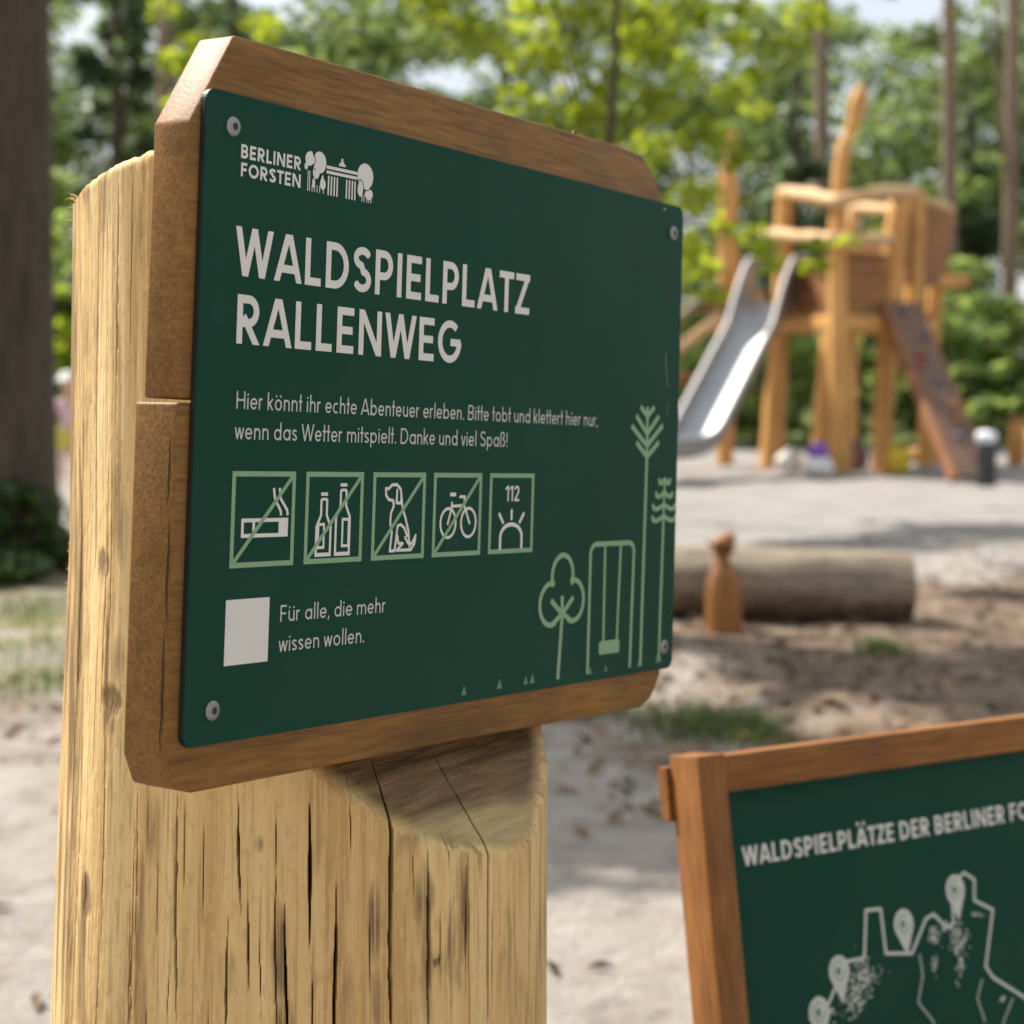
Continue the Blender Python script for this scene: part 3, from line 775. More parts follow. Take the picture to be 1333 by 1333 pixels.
def build_log():
    SEAT_UP, SEAT_LOW, SPLIT, BOT = -0.0362, -0.0412, 0.190, 0.429
    nth, nz = 900, 300
    zs = np.concatenate([np.linspace(-0.12, 0.5, 12), np.linspace(0.505, 1.30, nz)])
    rngc = random.Random(11)
    # drying cracks: (angle seen from the camera in degrees, z bottom, z top, half width m, depth m, wander)
    face = math.degrees(math.atan2(-LOG_C.y, -LOG_C.x))        # direction log -> camera
    def ang_of(px):                                      # surface angle of the log seen at this pixel column
        a = math.atan((px - PX0) / F_PX); a0 = math.atan2(LOG_C.x, LOG_C.y)
        q = math.hypot(LOG_C.x, LOG_C.y) * math.sin(a - a0) / 0.189
        return face + math.degrees(math.asin(max(-1, min(1, q)))) + math.degrees(a0 - a) * 0
    def zz(py, Y=1.27): return CAM_H - (py - PY0) / F_PX * Y
    cr = []
    for px, ya, yb, hw in ((196, 1030, 1230, .9), (190, 1180, 1400, 1.0), (246, 1030, 1340, 1.3), (258, 1035, 1170, .6), (322, 1022, 1190, 1.6), (331, 1160, 1290, 1.3),
                           (310, 1180, 1400, 1.0), (150, 1240, 1400, 1.1), (153, 950, 1260, .7), (375, 1150, 1400, 1.1), (365, 1030, 1140, .6), (401, 1010, 1250, 1.5), (432, 1130, 1400, 1.2), (404, 1230, 1400, .8),
                           (446, 1000, 1120, .7), (491, 985, 1400, 1.7), (520, 1090, 1180, .8), (536, 1090, 1400, 1.4), (549, 1190, 1310, .6), (585, 1130, 1330, 1.0), (614, 985, 1400, 1.3), (664, 1125, 1400, .7), (700, 1150, 1400, .8),
                           (125, 190, 760, .9), (160, 205, 560, .6), (148, 600, 830, .6), (146, 760, 950, .8), (104, 470, 1400, .8), (178, 200, 480, .5), (113, 900, 1400, .6),
                           (214, 1040, 1120, .5), (280, 1060, 1210, .5), (345, 1200, 1330, .5), (470, 1150, 1300, .5), (560, 1080, 1160, .5), (645, 1200, 1400, .5)):
        cr.append((math.radians(ang_of(px)), zz(yb), zz(ya), hw * 0.00088, 0.012 * min(1.3, hw), rngc.uniform(0, 50)))
    for _ in range(15):
        px = rngc.uniform(80, 712); ya = rngc.uniform(200 if px < 190 else 1030, 1300)
        cr.append((math.radians(ang_of(px)), zz(min(1420, ya + rngc.uniform(120, 420))), zz(ya), rngc.uniform(.0003, .00045), .005, rngc.uniform(0, 50)))
    kn = [(math.radians(ang_of(130)), zz(1195), .010, .018), (math.radians(ang_of(140)), zz(745), .012, .012), (math.radians(ang_of(160)), zz(925), .014, .012), (math.radians(ang_of(546)), zz(1262), .0032, .004)]
    smears = [(math.radians(ang_of(px)), zz(py), w_, h_, k_) for px, py, w_, h_, k_ in ((367, 1243, .0075, .045, 1), (372, 1330, .009, .03, 1), (474, 1200, .007, .032, .9), (478, 1310, .006, .03, .7), (531, 1185, .0075, .036, 1), (534, 1270, .0055, .05, .8), (583, 1215, .0035, .035, .8), (560, 1240, .003, .03, .7), (217, 1090, .010, .028, .55), (345, 1094, .005, .007, .7), (205, 1190, .004, .05, .6), (640, 1280, .003, .05, .6), (310, 1260, .008, .02, .35), (157, 940, .010, .022, .8), (165, 870, .009, .02, .5), (170, 700, .007, .03, .5), (140, 750, .010, .014, .7), (123, 430, .006, .02, .4), (190, 300, .005, .03, .5), (690, 1250, .004, .06, .5))]
    th = np.linspace(0, 2 * math.pi, nth, endpoint=False)
    # twice as many columns on the half that faces the camera
    f0 = math.radians(face)
    th = np.sort(np.concatenate([f0 + np.linspace(-1.75, 1.75, 1000), f0 + np.linspace(1.77, 2 * math.pi - 1.77, 160)]))
    left = math.radians(face - 90)
    V = []; crack = []; knot = []; saw = []; rim = []
    for z in zs:
        tl = float(np.interp(z, [.5, .6, .81, .97, 1.23], [.1945, .192, .1836, .1767, .1745]))
        for t in th:
            c = max(0.0, math.cos(t - left)) ** 0.6
            r = 0.1915 + (tl - 0.1915) * c
            d = Vector((math.cos(t), math.sin(t), 0))
            r += 0.0042 * abs(noise.noise(Vector((d.x * 4.2 + 3, d.y * 4.2, z * .6)))) - .0012
            r += 0.0003 * noise.noise(Vector((d.x * 40, d.y * 40, z * 6))) + 0.0030 * noise.noise(Vector((d.x * 2.6, d.y * 2.6, z * 0.9))) + 0.0016 * noise.noise(Vector((d.x * 8, d.y * 8, z * 2.2 + 9)))
            ck = 0.0; dep = 0.0
            for (a, z0, z1, hw, dp, sd) in cr:
                if z < z0 - .01 or z > z1 + .01: continue
                da = (t - a + math.pi) % (2 * math.pi) - math.pi
                if abs(da) > 0.06: continue
                da -= (0.0022 * noise.noise(Vector((sd, 0, z * 55))) + 0.018 * noise.noise(Vector((sd, 3, z * 7))))
                e = min(1, max(0, min(z - z0, z1 - z)) / 0.055)
                e *= 0.72 + 0.45 * abs(noise.noise(Vector((sd, 8, z * 18))))
                wd = max(hw * max(e, .01) * 1.25, .00036)
                q = abs(da) * 0.19 / wd
                if q < 1.0 and e > 0.02:
                    k = (1 - q * q)
                    ck = max(ck, min(1, k * 1.6) * min(1, e * 2.5)); dep = max(dep, dp * k * e)
            kv = 0.0
            for (a, z0, ra, rz) in kn:
                da = ((t - a + math.pi) % (2 * math.pi) - math.pi) * 0.19
                da += .005 * noise.noise(Vector((t * 30, z * 60, 2))); q = (da / ra) ** 2 + ((z - z0 + .004 * noise.noise(Vector((t * 40, z * 30, 7)))) / rz) ** 2
                if q < 1: kv = max(kv, min(1, (1 - q) * 2.0) * (.55 + .6 * abs(noise.noise(Vector((t * 90, z * 90, 5)))))); r -= 0.0015 * (1 - q)
            for (a, z0, ra, rz, kk_) in smears:
                if abs(z - z0) > rz: continue
                da = ((t - a + math.pi) % (2 * math.pi) - math.pi) * 0.19
                if abs(da) > ra * 1.6: continue
                da += ra * .5 * noise.noise(Vector((t * 25, z * 28, 2 + a)))
                q = (da / ra) ** 2 + ((z - z0) / rz) ** 2
                if q < 1:
                    st_ = .5 + 1.1 * noise.noise(Vector((t * 160, z * 9, 4))) + .5 * noise.noise(Vector((t * 60, z * 40, 9)))
                    kv = max(kv, min(.85, (1 - q) * 1.1 * kk_ * max(0, min(1, st_ + .25))))
            p = LOG_C + d * r + Vector((0, 0, z))
            # cut flat where the planks sit, sloping ledge below them
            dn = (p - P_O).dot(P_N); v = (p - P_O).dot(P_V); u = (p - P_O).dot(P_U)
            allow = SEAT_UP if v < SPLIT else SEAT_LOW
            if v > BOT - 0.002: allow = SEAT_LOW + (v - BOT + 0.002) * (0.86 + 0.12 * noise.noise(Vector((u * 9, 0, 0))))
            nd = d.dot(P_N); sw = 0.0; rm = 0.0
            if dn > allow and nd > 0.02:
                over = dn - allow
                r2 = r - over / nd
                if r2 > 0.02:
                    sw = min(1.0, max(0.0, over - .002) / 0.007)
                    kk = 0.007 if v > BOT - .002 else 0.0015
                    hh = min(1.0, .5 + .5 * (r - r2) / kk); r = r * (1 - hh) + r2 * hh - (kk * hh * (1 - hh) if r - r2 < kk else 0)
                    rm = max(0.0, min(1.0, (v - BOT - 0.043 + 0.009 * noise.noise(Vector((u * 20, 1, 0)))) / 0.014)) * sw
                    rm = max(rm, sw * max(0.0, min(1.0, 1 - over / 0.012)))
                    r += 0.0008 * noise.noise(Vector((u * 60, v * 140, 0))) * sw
            r -= dep
            zt0 = 1.226 + 0.19 * ((LOG_C.x + d.x * r + .332) * .6 - (LOG_C.y + d.y * r - 1.406) * .8)
            if z > zt0 - .007: r -= .0035 * min(1, (z - zt0 + .007) / .007) ** 2
            # slanting top cut
            zt = 1.226 + 0.19 * ((LOG_C.x + d.x * r + .332) * .6 - (LOG_C.y + d.y * r - 1.406) * .8) + 0.002 * noise.noise(Vector((d.x * 20, d.y * 20, 0)))
            zt -= 0.012 * max(0, math.cos(t - left)) ** 14
            V.append((d.x * r, d.y * r, min(z, zt)))
            crack.append(ck); knot.append(kv); saw.append(sw); rim.append(rm)
    n = len(th); Fs = []
    for j in range(len(zs) - 1):
        for i in range(n):
            i2 = (i + 1) % n
            Fs.append((j * n + i, j * n + i2, (j + 1) * n + i2, (j + 1) * n + i))
    # top cap: rings inwards
    base = (len(zs) - 1) * n
    prev = base
    for k in (0.97, 0.8, 0.5, 0.2):
        st = len(V)
        for i in range(n):
            x, y, z = V[base + i]
            x2, y2 = x * k, y * k
            zt = 1.226 + 0.19 * ((LOG_C.x + x2 + .332) * .6 - (LOG_C.y + y2 - 1.406) * .8)
            V.append((x2, y2, zt)); crack.append(0); knot.append(0); saw.append(.4); rim.append(.6)
        for i in range(n):
            i2 = (i + 1) % n
            Fs.append((prev + i, prev + i2, st + i2, st + i))
        prev = st
    Fs.append(tuple(prev + i for i in range(n)))
    me = bpy.data.meshes.new('log_post'); me.from_pydata(V, [], Fs)
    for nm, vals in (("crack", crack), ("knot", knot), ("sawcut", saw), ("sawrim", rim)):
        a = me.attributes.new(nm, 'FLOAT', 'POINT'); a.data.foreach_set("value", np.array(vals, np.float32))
    me.shade_smooth()
    try: me.set_sharp_from_angle(angle=rad(50))
    except Exception: pass
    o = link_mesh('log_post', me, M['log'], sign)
    # torn fibres on the upper left rim and fuzz down the left edge
    r2 = random.Random(3)
    for px, py, n_, L in ((98, 263, 9, .013), (96, 287, 4, .011), (126, 237, 3, .006)):
        mb = MB()
        c = at(px, py, 1.405) - Vector((LOG_C.x, LOG_C.y, 0))
        for i in range(n_):
            p = c + Vector((r2.uniform(-.001, .006), r2.uniform(-.008, .008), r2.uniform(-.007, .004)))
            d = Vector((-1, r2.uniform(-.6, .3), r2.uniform(-.6, .7))).normalized()
            l = L * r2.uniform(.4, 1.0)
            m_ = p + d * l * .5 + Vector((0, 0, r2.uniform(-.001, .001)))
            e = p + d * l + Vector((0, 0, -r2.uniform(0, .35) * l))
            rr = r2.uniform(.0003, .0011)
            mb.tube([p - d * .003, m_, e], [rr * 1.3, rr, rr * .2], seg=5, squash=.5)
        mb.build('splinter_tuft', M['fibre'], o)
    mb = MB()
    for k in range(70):
        py = r2.uniform(640, 1040)
        px = float(np.interp(py, [262, 700, 960, 1333], [97, 92, 80, 65])) + 1.0
        c = at(px, py, 1.408) - Vector((LOG_C.x, LOG_C.y, 0))
        d = Vector((-1, r2.uniform(-.5, .5), r2.uniform(-.9, .9))).normalized()
        mb.tube([c, c + d * r2.uniform(.0015, .004)], [.0003, .00012], seg=4)
    tag(mb.build('wood_fuzz', M['fibre'], o), kind='stuff')
build_log()

# ---- two stained planks (outline in mm: u right, v down from the panel's corner)
def plank_outline(top):
    if top:
        return [(-8.3, 190.2), (-8.3, 22), (28, -37.5), (150, -38.5), (330, -38.0), (487, -39.5), (534, -37), (558, -20), (577, 6), (583, 40), (584, 190.2)]
    return [(-10.3, 192.6), (585, 192.6), (585, 390), (588, 404), (572, 424), (556, 430.5), (300, 428.5), (15, 428.5), (-1, 424), (-9.5, 405)]
for top in (True, False):
    out = [(a / 1000, -b / 1000) for a, b in plank_outline(top)]
    mb = MB()
    mb.prism(out if top else out[::-1], -0.0040 - (0.0315 if top else 0.0365), -0.0042)
    me = mb.mesh('plank', bevel=0.0022, segs=3, autosmooth=40)
    bm = bmesh.new(); bm.from_mesh(me)
    bmesh.ops.recalc_face_normals(bm, faces=bm.faces); bm.to_mesh(me); bm.free()
    o = link_mesh('plank', me, M['board']); sign_part(o)
    o["label"] = "upper plank with a cut corner" if top else "lower plank with rounded corners"
    if top:
        k = MB()
        k.blob((0.455, 0.0385, -0.022), .0075, .006, .0035, rough=.5, seed=4)
        b2 = k.build('resin_lump', M['board'], o, smooth=True)

mb = MB()
r3 = random.Random(2)
for y0, y1, z_ in ((-.405, -.330, -.0085), (-.325, -.262, -.0075), (-.255, -.215, -.0095)):
    pts = [(-.0104, y0 + (y1 - y0) * i / 14, z_ + r3.uniform(-.0006, .0006)) for i in range(15)]
    k = len(mb.v)
    for i, (x, y, z) in enumerate(pts):
        w_ = .0006 * math.sin(math.pi * (i + .3) / 14.6) + .0001
        mb.v += [(x, y, z - w_), (x, y, z + w_)]
    mb.f += [(k + 2 * i, k + 2 * i + 1, k + 2 * i + 3, k + 2 * i + 2) for i in range(14)]
    sign_part(mb.build('drying_check', M['dark_wood'])); mb = MB()
# ---- green panel with its print
panel = MB().prism(rounded_rect(0.0, -0.400, 0.600, 0.0, 0.0085), -0.0039, -0.0004).build('information_panel', M['panel_edge'])
sign_part(panel)
bm = bmesh.new(); bm.from_mesh(panel.data)
bmesh.ops.recalc_face_normals(bm, faces=bm.faces)
bm.to_mesh(panel.data); bm.free()
face = MB().prism(rounded_rect(0.0003, -0.3997, 0.5997, -0.0003, 0.0083), -0.00041, 0.0)
fo = face.build('coated_face', M['panel_green'], panel, bevel=0.0002, segs=1)

polys = text_polys('WALDSPIELPLATZ', 29.5, 361.5, 112.3, 30.6, 5.2)
polys2 = text_polys('RALLENWEG', 31.3, 273.5, 154.4, 30.6, 5.2)
ink('heading_lettering', polys + polys2, M['print_white'], panel, 0.00030)
body = text_polys('Hier könnt ihr echte Abenteuer erleben. Bitte tobt und klettert hier nur,', 35.3, 466, 194.8, 11.0, 1.18)
body2 = text_polys('wenn das Wetter mitspielt. Danke und viel Spaß!', 35.3, 336.5, 213.6, 11.0, 1.18)
body3 = text_polys('Für alle, die mehr', 83.2, 193.6, 329.2, 10.6, 1.18)
body4 = text_polys('wissen wollen.', 83.2, 171.5, 348.2, 10.6, 1.18)
for b_ in (body + body2, body3 + body4): ink('body_lettering', b_, M['print_soft'], panel, 0.00030)
ink('code_field', [[(33.2, 312.8), (73.4, 312.8), (73.4, 353.2), (33.2, 353.2)]], M['print_white'], panel, 0.00030)

def ell(cx, cy, rx, ry, n=24): return [(cx + rx * math.cos(2 * math.pi * i / n), cy + ry * math.sin(2 * math.pi * i / n)) for i in range(n)]
def rect(x0, y0, x1, y1): return [(x0, y0), (x1, y0), (x1, y1), (x0, y1)]
def frame_rect(x0, y0, x1, y1, t): return [rect(x0, y0, x1, y0 + t), rect(x0, y1 - t, x1, y1), rect(x0, y0, x0 + t, y1), rect(x1 - t, y0, x1, y1)]

# emblem of the forestry office
lg = text_polys('BERLINER', 31.6, 89.9, 39.1, 8.7, 1.75) + text_polys('FORSTEN', 32.0, 90.2, 50.5, 8.7, 1.75)
lg += [ell(97.6, 30.2, 4.3, 4.6), ell(94.4, 35.4, 1.7, 2.3, 14), ell(98.4, 27.2, 2.4, 2.2, 14), ell(107.8, 31.2, 6.6, 7.2), ell(104.6, 38.0, 3.4, 4.6), ell(102.4, 45.3, 1.5, 3.2, 14), ell(111.6, 45.0, 2.9, 3.7)]
lg += [[(111.2, 38.0), (113.6, 44), (108.8, 44)]]
for x in (96.2, 97.9, 100.6, 103.0, 105.6, 108.2, 112.0): lg.append(rect(x, 38 if x < 99 else 46.5, x + .75, 51.2))
lg += [rect(114.9, 32.0, 146.8, 34.1), rect(114.9, 35.3, 146.8, 37.3)]
lg += [rect(127.4, 29.0, 134.4, 30.6), rect(129.0, 27.6, 132.8, 29.1), ell(130.8, 26.4, 1.1, 1.2, 10)]
for x in (116.6, 119.6, 122.6, 125.6, 135.4, 138.4, 141.4, 144.3): lg.append(rect(x, 38.6, x + 1.45, 51.4))
lg += [ell(155.6, 33.8, 8.6, 8.8), ell(160.0, 45.4, 4.2, 3.9)]
for x in (152.3, 154.6, 157.6, 159.6, 162.0): lg.append(rect(x, 46, x + .8, 51.3))
ink('logo', lg, M['print_white'], panel, 0.00030)
lgd = ribbon(arc(98.0, 30.5, 5.2, 5.6, -60, 70, 10), .6) + ribbon([(101.2, 36.2), (104.2, 36.4)], .6) + ribbon(arc(111.6, 45.0, 3.4, 6.6, 180, 360, 12), .7) + ribbon([(104.2, 42.2), (106.8, 45.5), (108.6, 41.4)], .6)
lgd += ribbon(arc(150.4, 42.8, 3.8, 6.0, 150, 385, 16), .7) + ribbon([(154.4, 43.5), (158.5, 43.0), (164.2, 40.8)], .6)
for side in (0, 1): ink('logo_outline', [p for p in lgd if (p[0][0] > 130) == bool(side)], M['panel_green'], panel, 0.00042)
ink('logo', [ell(150.4, 43.2, 2.9, 5.0)], M['print_white'], panel, 0.00054)

# pictograms: 60 mm squares, drawn on a 0..60 grid
def picto(x0, art, bar=True):
    y0 = 233.4
    fr = frame_rect(x0, y0, x0 + 59.8, y0 + 60, 3.3)
    po = ink('pictogram', fr, M['print_green'], panel, 0.00030)
    a = [[(x0 + x, y0 + y) for x, y in p] for p in art]
    ink('symbol', a, M['print_white'], po, 0.00030)
    if bar:
        b = ribbon([(x0 + 3.0, y0 + 57.0), (x0 + 56.8, y0 + 3.0)], 2.9)
        ink('slash', b, M['print_green'], po, 0.00042)
T2 = 2.1
cig = frame_rect(9.5, 29.5, 53.5, 41.5, 2.4) + [rect(19.8, 29.5, 22.2, 41.5), rect(44.5, 29.5, 53.5, 41.5)]
cig += ribbon([(38.8, 10.5), (40.2, 17.5), (46.0, 25.0), (46.6, 28.0)], T2) + ribbon([(44.4, 10.5), (45.8, 17.5), (52.2, 24.5), (53.0, 28.0)], T2)
picto(35.0, cig)
def bottle(cx, top, base, w, nw, lab):
    o = []
    o += [rect(cx - nw - .6, top, cx + nw + .6, top + 2.2)]
    L = [(cx - nw, top + 4.4), (cx - nw, top + 15), (cx - w, top + 22.5), (cx - w, base)]
    R = [(2 * cx - x, y) for x, y in L]
    o += ribbon(L, T2) + ribbon(R, T2) + [rect(cx - nw, top + 3.6, cx + nw, top + 5.4), rect(cx - w - 1.05, base - 1.6, cx + w + 1.05, base + .9)]
    x0, x1, y0, y1 = lab
    o += frame_rect(x0, y0, x1, y1, 1.9)
    return o
bot = bottle(19.0, 13.5, 54.6, 7.2, 2.9, (12.8, 20.4, 33.5, 50.5)) + bottle(38.8, 7.5, 54.6, 7.2, 2.9, (37.6, 46.0, 30.5, 50.0))
picto(105.0, bot)
dog = [(14.2, 11.0), (17.5, 11.2), (21, 8.6), (26.5, 8.4), (31.0, 11.6), (32.2, 17.5), (33.6, 24.5), (37.5, 32), (41.2, 41), (43.0, 51.5)]
dg = ribbon(dog, T2, True) + ribbon([(14.2, 11.0), (14.6, 15.6), (17.6, 18.6), (22.8, 19.4), (23.6, 23.2), (20.6, 28.2), (20.2, 35.0), (22.3, 41.5), (20.6, 54.0)], T2, True)
dg += ribbon([(27.0, 12.2), (26.6, 21.0), (31.6, 21.2), (31.8, 17.0)], T2, True)
dg += ribbon([(20.6, 54.0), (26.0, 54.0), (28.6, 37.0), (32.0, 36.0), (36.6, 38.6), (39.8, 44.0)], T2, True) + ribbon([(28.8, 44.0), (30.0, 49.0), (35.0, 49.2), (28.4, 53.8), (44.5, 53.8), (48.6, 49.5), (49.6, 44.0), (45.6, 49.5), (41.0, 49.0), (37.6, 45.2)], T2, True)
picto(175.0, dg)
bk = ribbon(ell(18.6, 36.0, 9.3, 10.4, 30) + [(27.9, 36.0)], T2, True) + ribbon(ell(43.8, 36.0, 9.3, 10.4, 30) + [(53.1, 36.0)], T2, True)
bk += ribbon([(18.2, 36.5), (22.2, 26.0), (22.8, 21.5)], T2, True) + ribbon([(22.4, 24.0), (37.5, 23.6), (38.5, 17.2), (32.5, 17.2)], T2, True) + [rect(20.2, 14.2, 27.4, 16.9)] + ribbon([(38.0, 23.6), (45.2, 36.5)], T2, True)
picto(244.3, bk)
al = text_polys('112', 20.6, 40.4, 21.0, 11.8, 1.75)
al += ribbon([(15.6, 57.2), (15.6, 48.0)] + arc(30, 48.0, 14.4, 9.6, 180, 360, 20) + [(44.4, 57.2)], 2.9)
al += ribbon([(30, 27.0), (30, 35.2)], 2.6) + ribbon([(13.0, 29.8), (19.4, 37.6)], 2.6) + ribbon([(47.0, 29.8), (40.6, 37.6)], 2.6)
picto(314.2, al, bar=False)

# drawings of trees and a swing along the lower right edge
tr = ribbon([(545.2, 176), (546.2, 218)], 4.2) + ribbon([(546.2, 216), (544.0, 394.2)], 4.4)
for (x1, y1, x0, y0) in ((533.5, 176.2, 545.4, 184.0), (557.2, 176.0, 545.4, 184.0), (526.5, 184.0, 545.8, 199.0), (565.2, 183.4, 545.8, 199.0), (519.5, 192.8, 546.0, 209.0), (572.2, 191.0, 546.0, 209.0), (528.0, 206.4, 546.4, 218.5), (566.2, 205.4, 546.4, 218.5)):
    tr += ribbon([(x1, y1), (x0, y0)], 4.6)
tr += ribbon([(578.0, 236), (577.5, 270)], 3.6) + ribbon([(577.5, 268), (575.2, 392.5)], 4.0)
for yb, w_ in ((237.5, 9.5), (249.0, 14.5), (259.5, 19.5), (269.5, 20.0)):
    for s_ in (-1, 1):
        tr += ribbon([(577.8 + s_ * w_, yb - 1.2), (577.8 + s_ * w_ * .92, yb + 2.6), (577.8 + s_ * w_ * .6, yb + 3.4), (577.8, yb - .4)], 4.0)
swg = ribbon([(459.6, 394.1), (459.6, 300)] + arc(468, 298.5, 8.4, 8.4, 180, 270, 6) + arc(520.4, 298.5, 8.4, 8.4, 270, 360, 6) + [(528.6, 300), (526.4, 394.0)], 4.0)
swg += ribbon([(482.0, 292), (482.9, 371)], 3.4) + ribbon([(507.0, 292), (504.2, 371)], 3.4) + [rounded_rect(476.2, 369.0, 508.8, 380.0, 2.6, 4)]
ok = ribbon([(404.5, 320.0)] + arc(418.6, 313.5, 15.2, 16.2, 158, 382, 22)[0:] + [(433.4, 318.5)], 4.2, True)
ok += ribbon(arc(403.0, 335.0, 16.2, 16.2, -80, -292, 22), 4.2, True) + ribbon(arc(434.6, 333.5, 16.0, 16.2, -100, 112, 22), 4.2, True)
ok += ribbon([(404.0, 351.4), (419.6, 343.0), (433.5, 349.6)], 4.2, True)
ok += ribbon([(418.6, 329.0), (419.4, 344.0), (415.4, 394.2)], 4.4) + ribbon([(402.5, 332.0), (419.4, 343.5), (435.2, 331.0)], 4.4)
for d_ in (tr, swg, ok): ink('drawing', d_, M['print_green'], panel, 0.00030)
gr = []
for x, y, s_ in ((288.7, 394.6, 3.6), (334.3, 394.2, 3.8), (369.6, 394.0, 3.4), (378.8, 394.0, 3.8), (487.9, 394.0, 2.8), (463.6, 394.2, 3.0), (541.0, 394.4, 2.4), (572.6, 393.6, 3.4), (577.4, 393.6, 3.0)):
    gr.append([(x - s_, y), (x + s_, y), (x, y - 2 * s_)])
for q in gr: ink('drawing', [q], M['print_mid'], panel, 0.00042)

# torx screws
for u_, v_ in ((24.3, 21.0), (581.8, 24.4), (24.3, 379.3), (582.8, 381.0)):
    sc_ = MB().lathe([(.0062, 0.0), (.0062, .0008), (.0052, .0019), (.0034, .0023), (.0024, .0023), (.0022, .0012), (.0001, .0011)], (u_ / 1000, -v_ / 1000, 0.0001), seg=20).build('screw', M['steel'], panel, autosmooth=40)
    MB().lathe([(.0022, .0), (.0022, .0002), (.0001, .0003)], (u_ / 1000, -v_ / 1000, 0.0013), seg=6).build('screw_socket', M['slot'], sc_)
# fine scratches near the right edge
for q in (ribbon([(574.0, 128), (575.6, 141), (578.0, 158)], .4), ribbon([(579, 171), (579.6, 182)], .3)): ink('scratch', q, M['print_soft'], panel, 0.00030)
ink('paint_speck', [disc(566, 5.5, 1.3)], M['print_soft'], panel, 0.00030)

# ================================================================== THE SECOND SIGN (leaning frame, lower right)
yaw = rad(30); tilt = rad(9)
U2 = Vector((math.cos(yaw), math.sin(yaw), 0)); NH = Vector((math.sin(yaw), -math.cos(yaw), 0))
UP2 = (Vector((0, 0, 1)) * math.cos(tilt) - NH * math.sin(tilt)).normalized(); N2 = U2.cross(UP2).normalized()
corner = at(907, 985, 1.90)                              # top of the near front edge of the left upright
base2 = corner - UP2 * (corner.z / UP2.z)
F2 = Matrix(((U2.x, UP2.x, N2.x, base2.x), (U2.y, UP2.y, N2.y, base2.y), (U2.z, UP2.z, N2.z, base2.z), (0, 0, 0, 1)))
HT = corner.z / UP2.z
stand = empty('framed_map_sign', (0, 0, 0), 'leaning orange-brown timber frame sign holding a green map panel, lower right', 'sign', mat4=F2)
PW, PD, SPAN = 0.036, 0.051, 1.02
for k in range(2):
    x0 = 0 if k == 0 else SPAN
    MB().box((x0 + PW / 2, HT / 2 - .03, -PD / 2), (PW / 2, 0, 0), (0, HT / 2 + .03, 0), (0, 0, PD / 2)).build('upright', M['frame'], stand, bevel=0.0022, autosmooth=40)
    lap = MB().box((x0 + PW / 2 + (-.003 if k == 0 else .003), HT - .040, -PD - .0082), (PW / 2 + .002, 0, 0), (0, .028, 0), (0, 0, .008)).build('rail_end', M['frame_rail'], stand, bevel=0.001)
MB().box(((PW + SPAN) / 2, HT - .0225, -PD / 2 - .004), ((SPAN - PW) / 2 - .0003, 0, 0), (0, .0190, 0), (0, 0, .016)).build('top_rail', M['frame_rail'], stand, bevel=0.002, autosmooth=40)
MB().box(((PW + SPAN) / 2, HT - .0225 - .70, -PD / 2 - .004), ((SPAN - PW) / 2 - .0003, 0, 0), (0, .019, 0), (0, 0, .016)).build('bottom_rail', M['frame_rail'], stand, bevel=0.002, autosmooth=40)
# panel sits between the uprights, a little back from their front
PT = HT - .0417; PB = PT - .662
p2 = MB().box(((PW + SPAN) / 2, (PT + PB) / 2, -.030), ((SPAN - PW) / 2 - .0006, 0, 0), (0, (PT - PB) / 2 - .0004, 0), (0, 0, .003)).build('map_panel', M['panel_green'], stand)
art = bpy.data.objects.new('map_print', None)
bpy.data.objects.remove(art)
def onp(px, py):                                         # panel millimetres (x right, y down from its top left) below a photo point
    d = Vector(((px - PX0) / F_PX, 1, -(py - PY0) / F_PX)); o = Vector((0, 0, CAM_H))
    Pn = F2 @ Vector((PW, PT, -.027)); k = (Pn - o).dot(N2) / d.dot(N2)
    q = o + d * k - Pn
    return (q.dot(U2) * 1000, -q.dot(UP2) * 1000)
P2M = Matrix.Translation((PW, PT, -.027))
def ink2(name, polys, mat, z):
    o = ink(name, polys, mat, p2, z); o.matrix_local = P2M; return o
xa, yb_ = onp(967, 1128); xe, ye = onp(1324, 1061)
ht = onp(962.5, 1103); ht = yb_ - ht[1]
_full = 'WALDSPIELPLÄTZE DER BERLINER FORSTEN'
def _tot(s, sx): return sum(glyph(c, ht, ht * .17, sx)[0] for c in s)
lo_, hi_ = .3, 2
for _ in range(40):
    m_ = (lo_ + hi_) / 2
    if _tot('WALDSPIELPLÄTZE DER BERLINER F', m_) > xe - xa: hi_ = m_
    else: lo_ = m_
ink2('map_lettering', text_polys(_full, xa, xa + _tot(_full, lo_), yb_, ht, ht * .17), M['print_white'], 0.0004)
ol = [onp(*p) for p in ((1068, 1333), (1085, 1290), (1100, 1252), (1125, 1247), (1127, 1185), (1146, 1183), (1153, 1241), (1187, 1241), (1205, 1196), (1215, 1190), (1232, 1207), (1241, 1203), (1238, 1150), (1255, 1136), (1268, 1145), (1268, 1172), (1292, 1184), (1283, 1258), (1292, 1272), (1333, 1298), (1360, 1330), (1350, 1380))]
ink2('map_outline', ribbon(ol, 3.6, True), M['print_soft'], 0.0004)
th_ = []
for line in (((1197, 1243), (1201, 1270), (1195, 1305), (1215, 1330), (1220, 1380)), ((1278, 1275), (1272, 1300), (1282, 1330)), ((1318, 1300), (1306, 1330), (1310, 1380))):
    th_ += ribbon([onp(*p) for p in line], 1.6, True)
rr_ = random.Random(5)
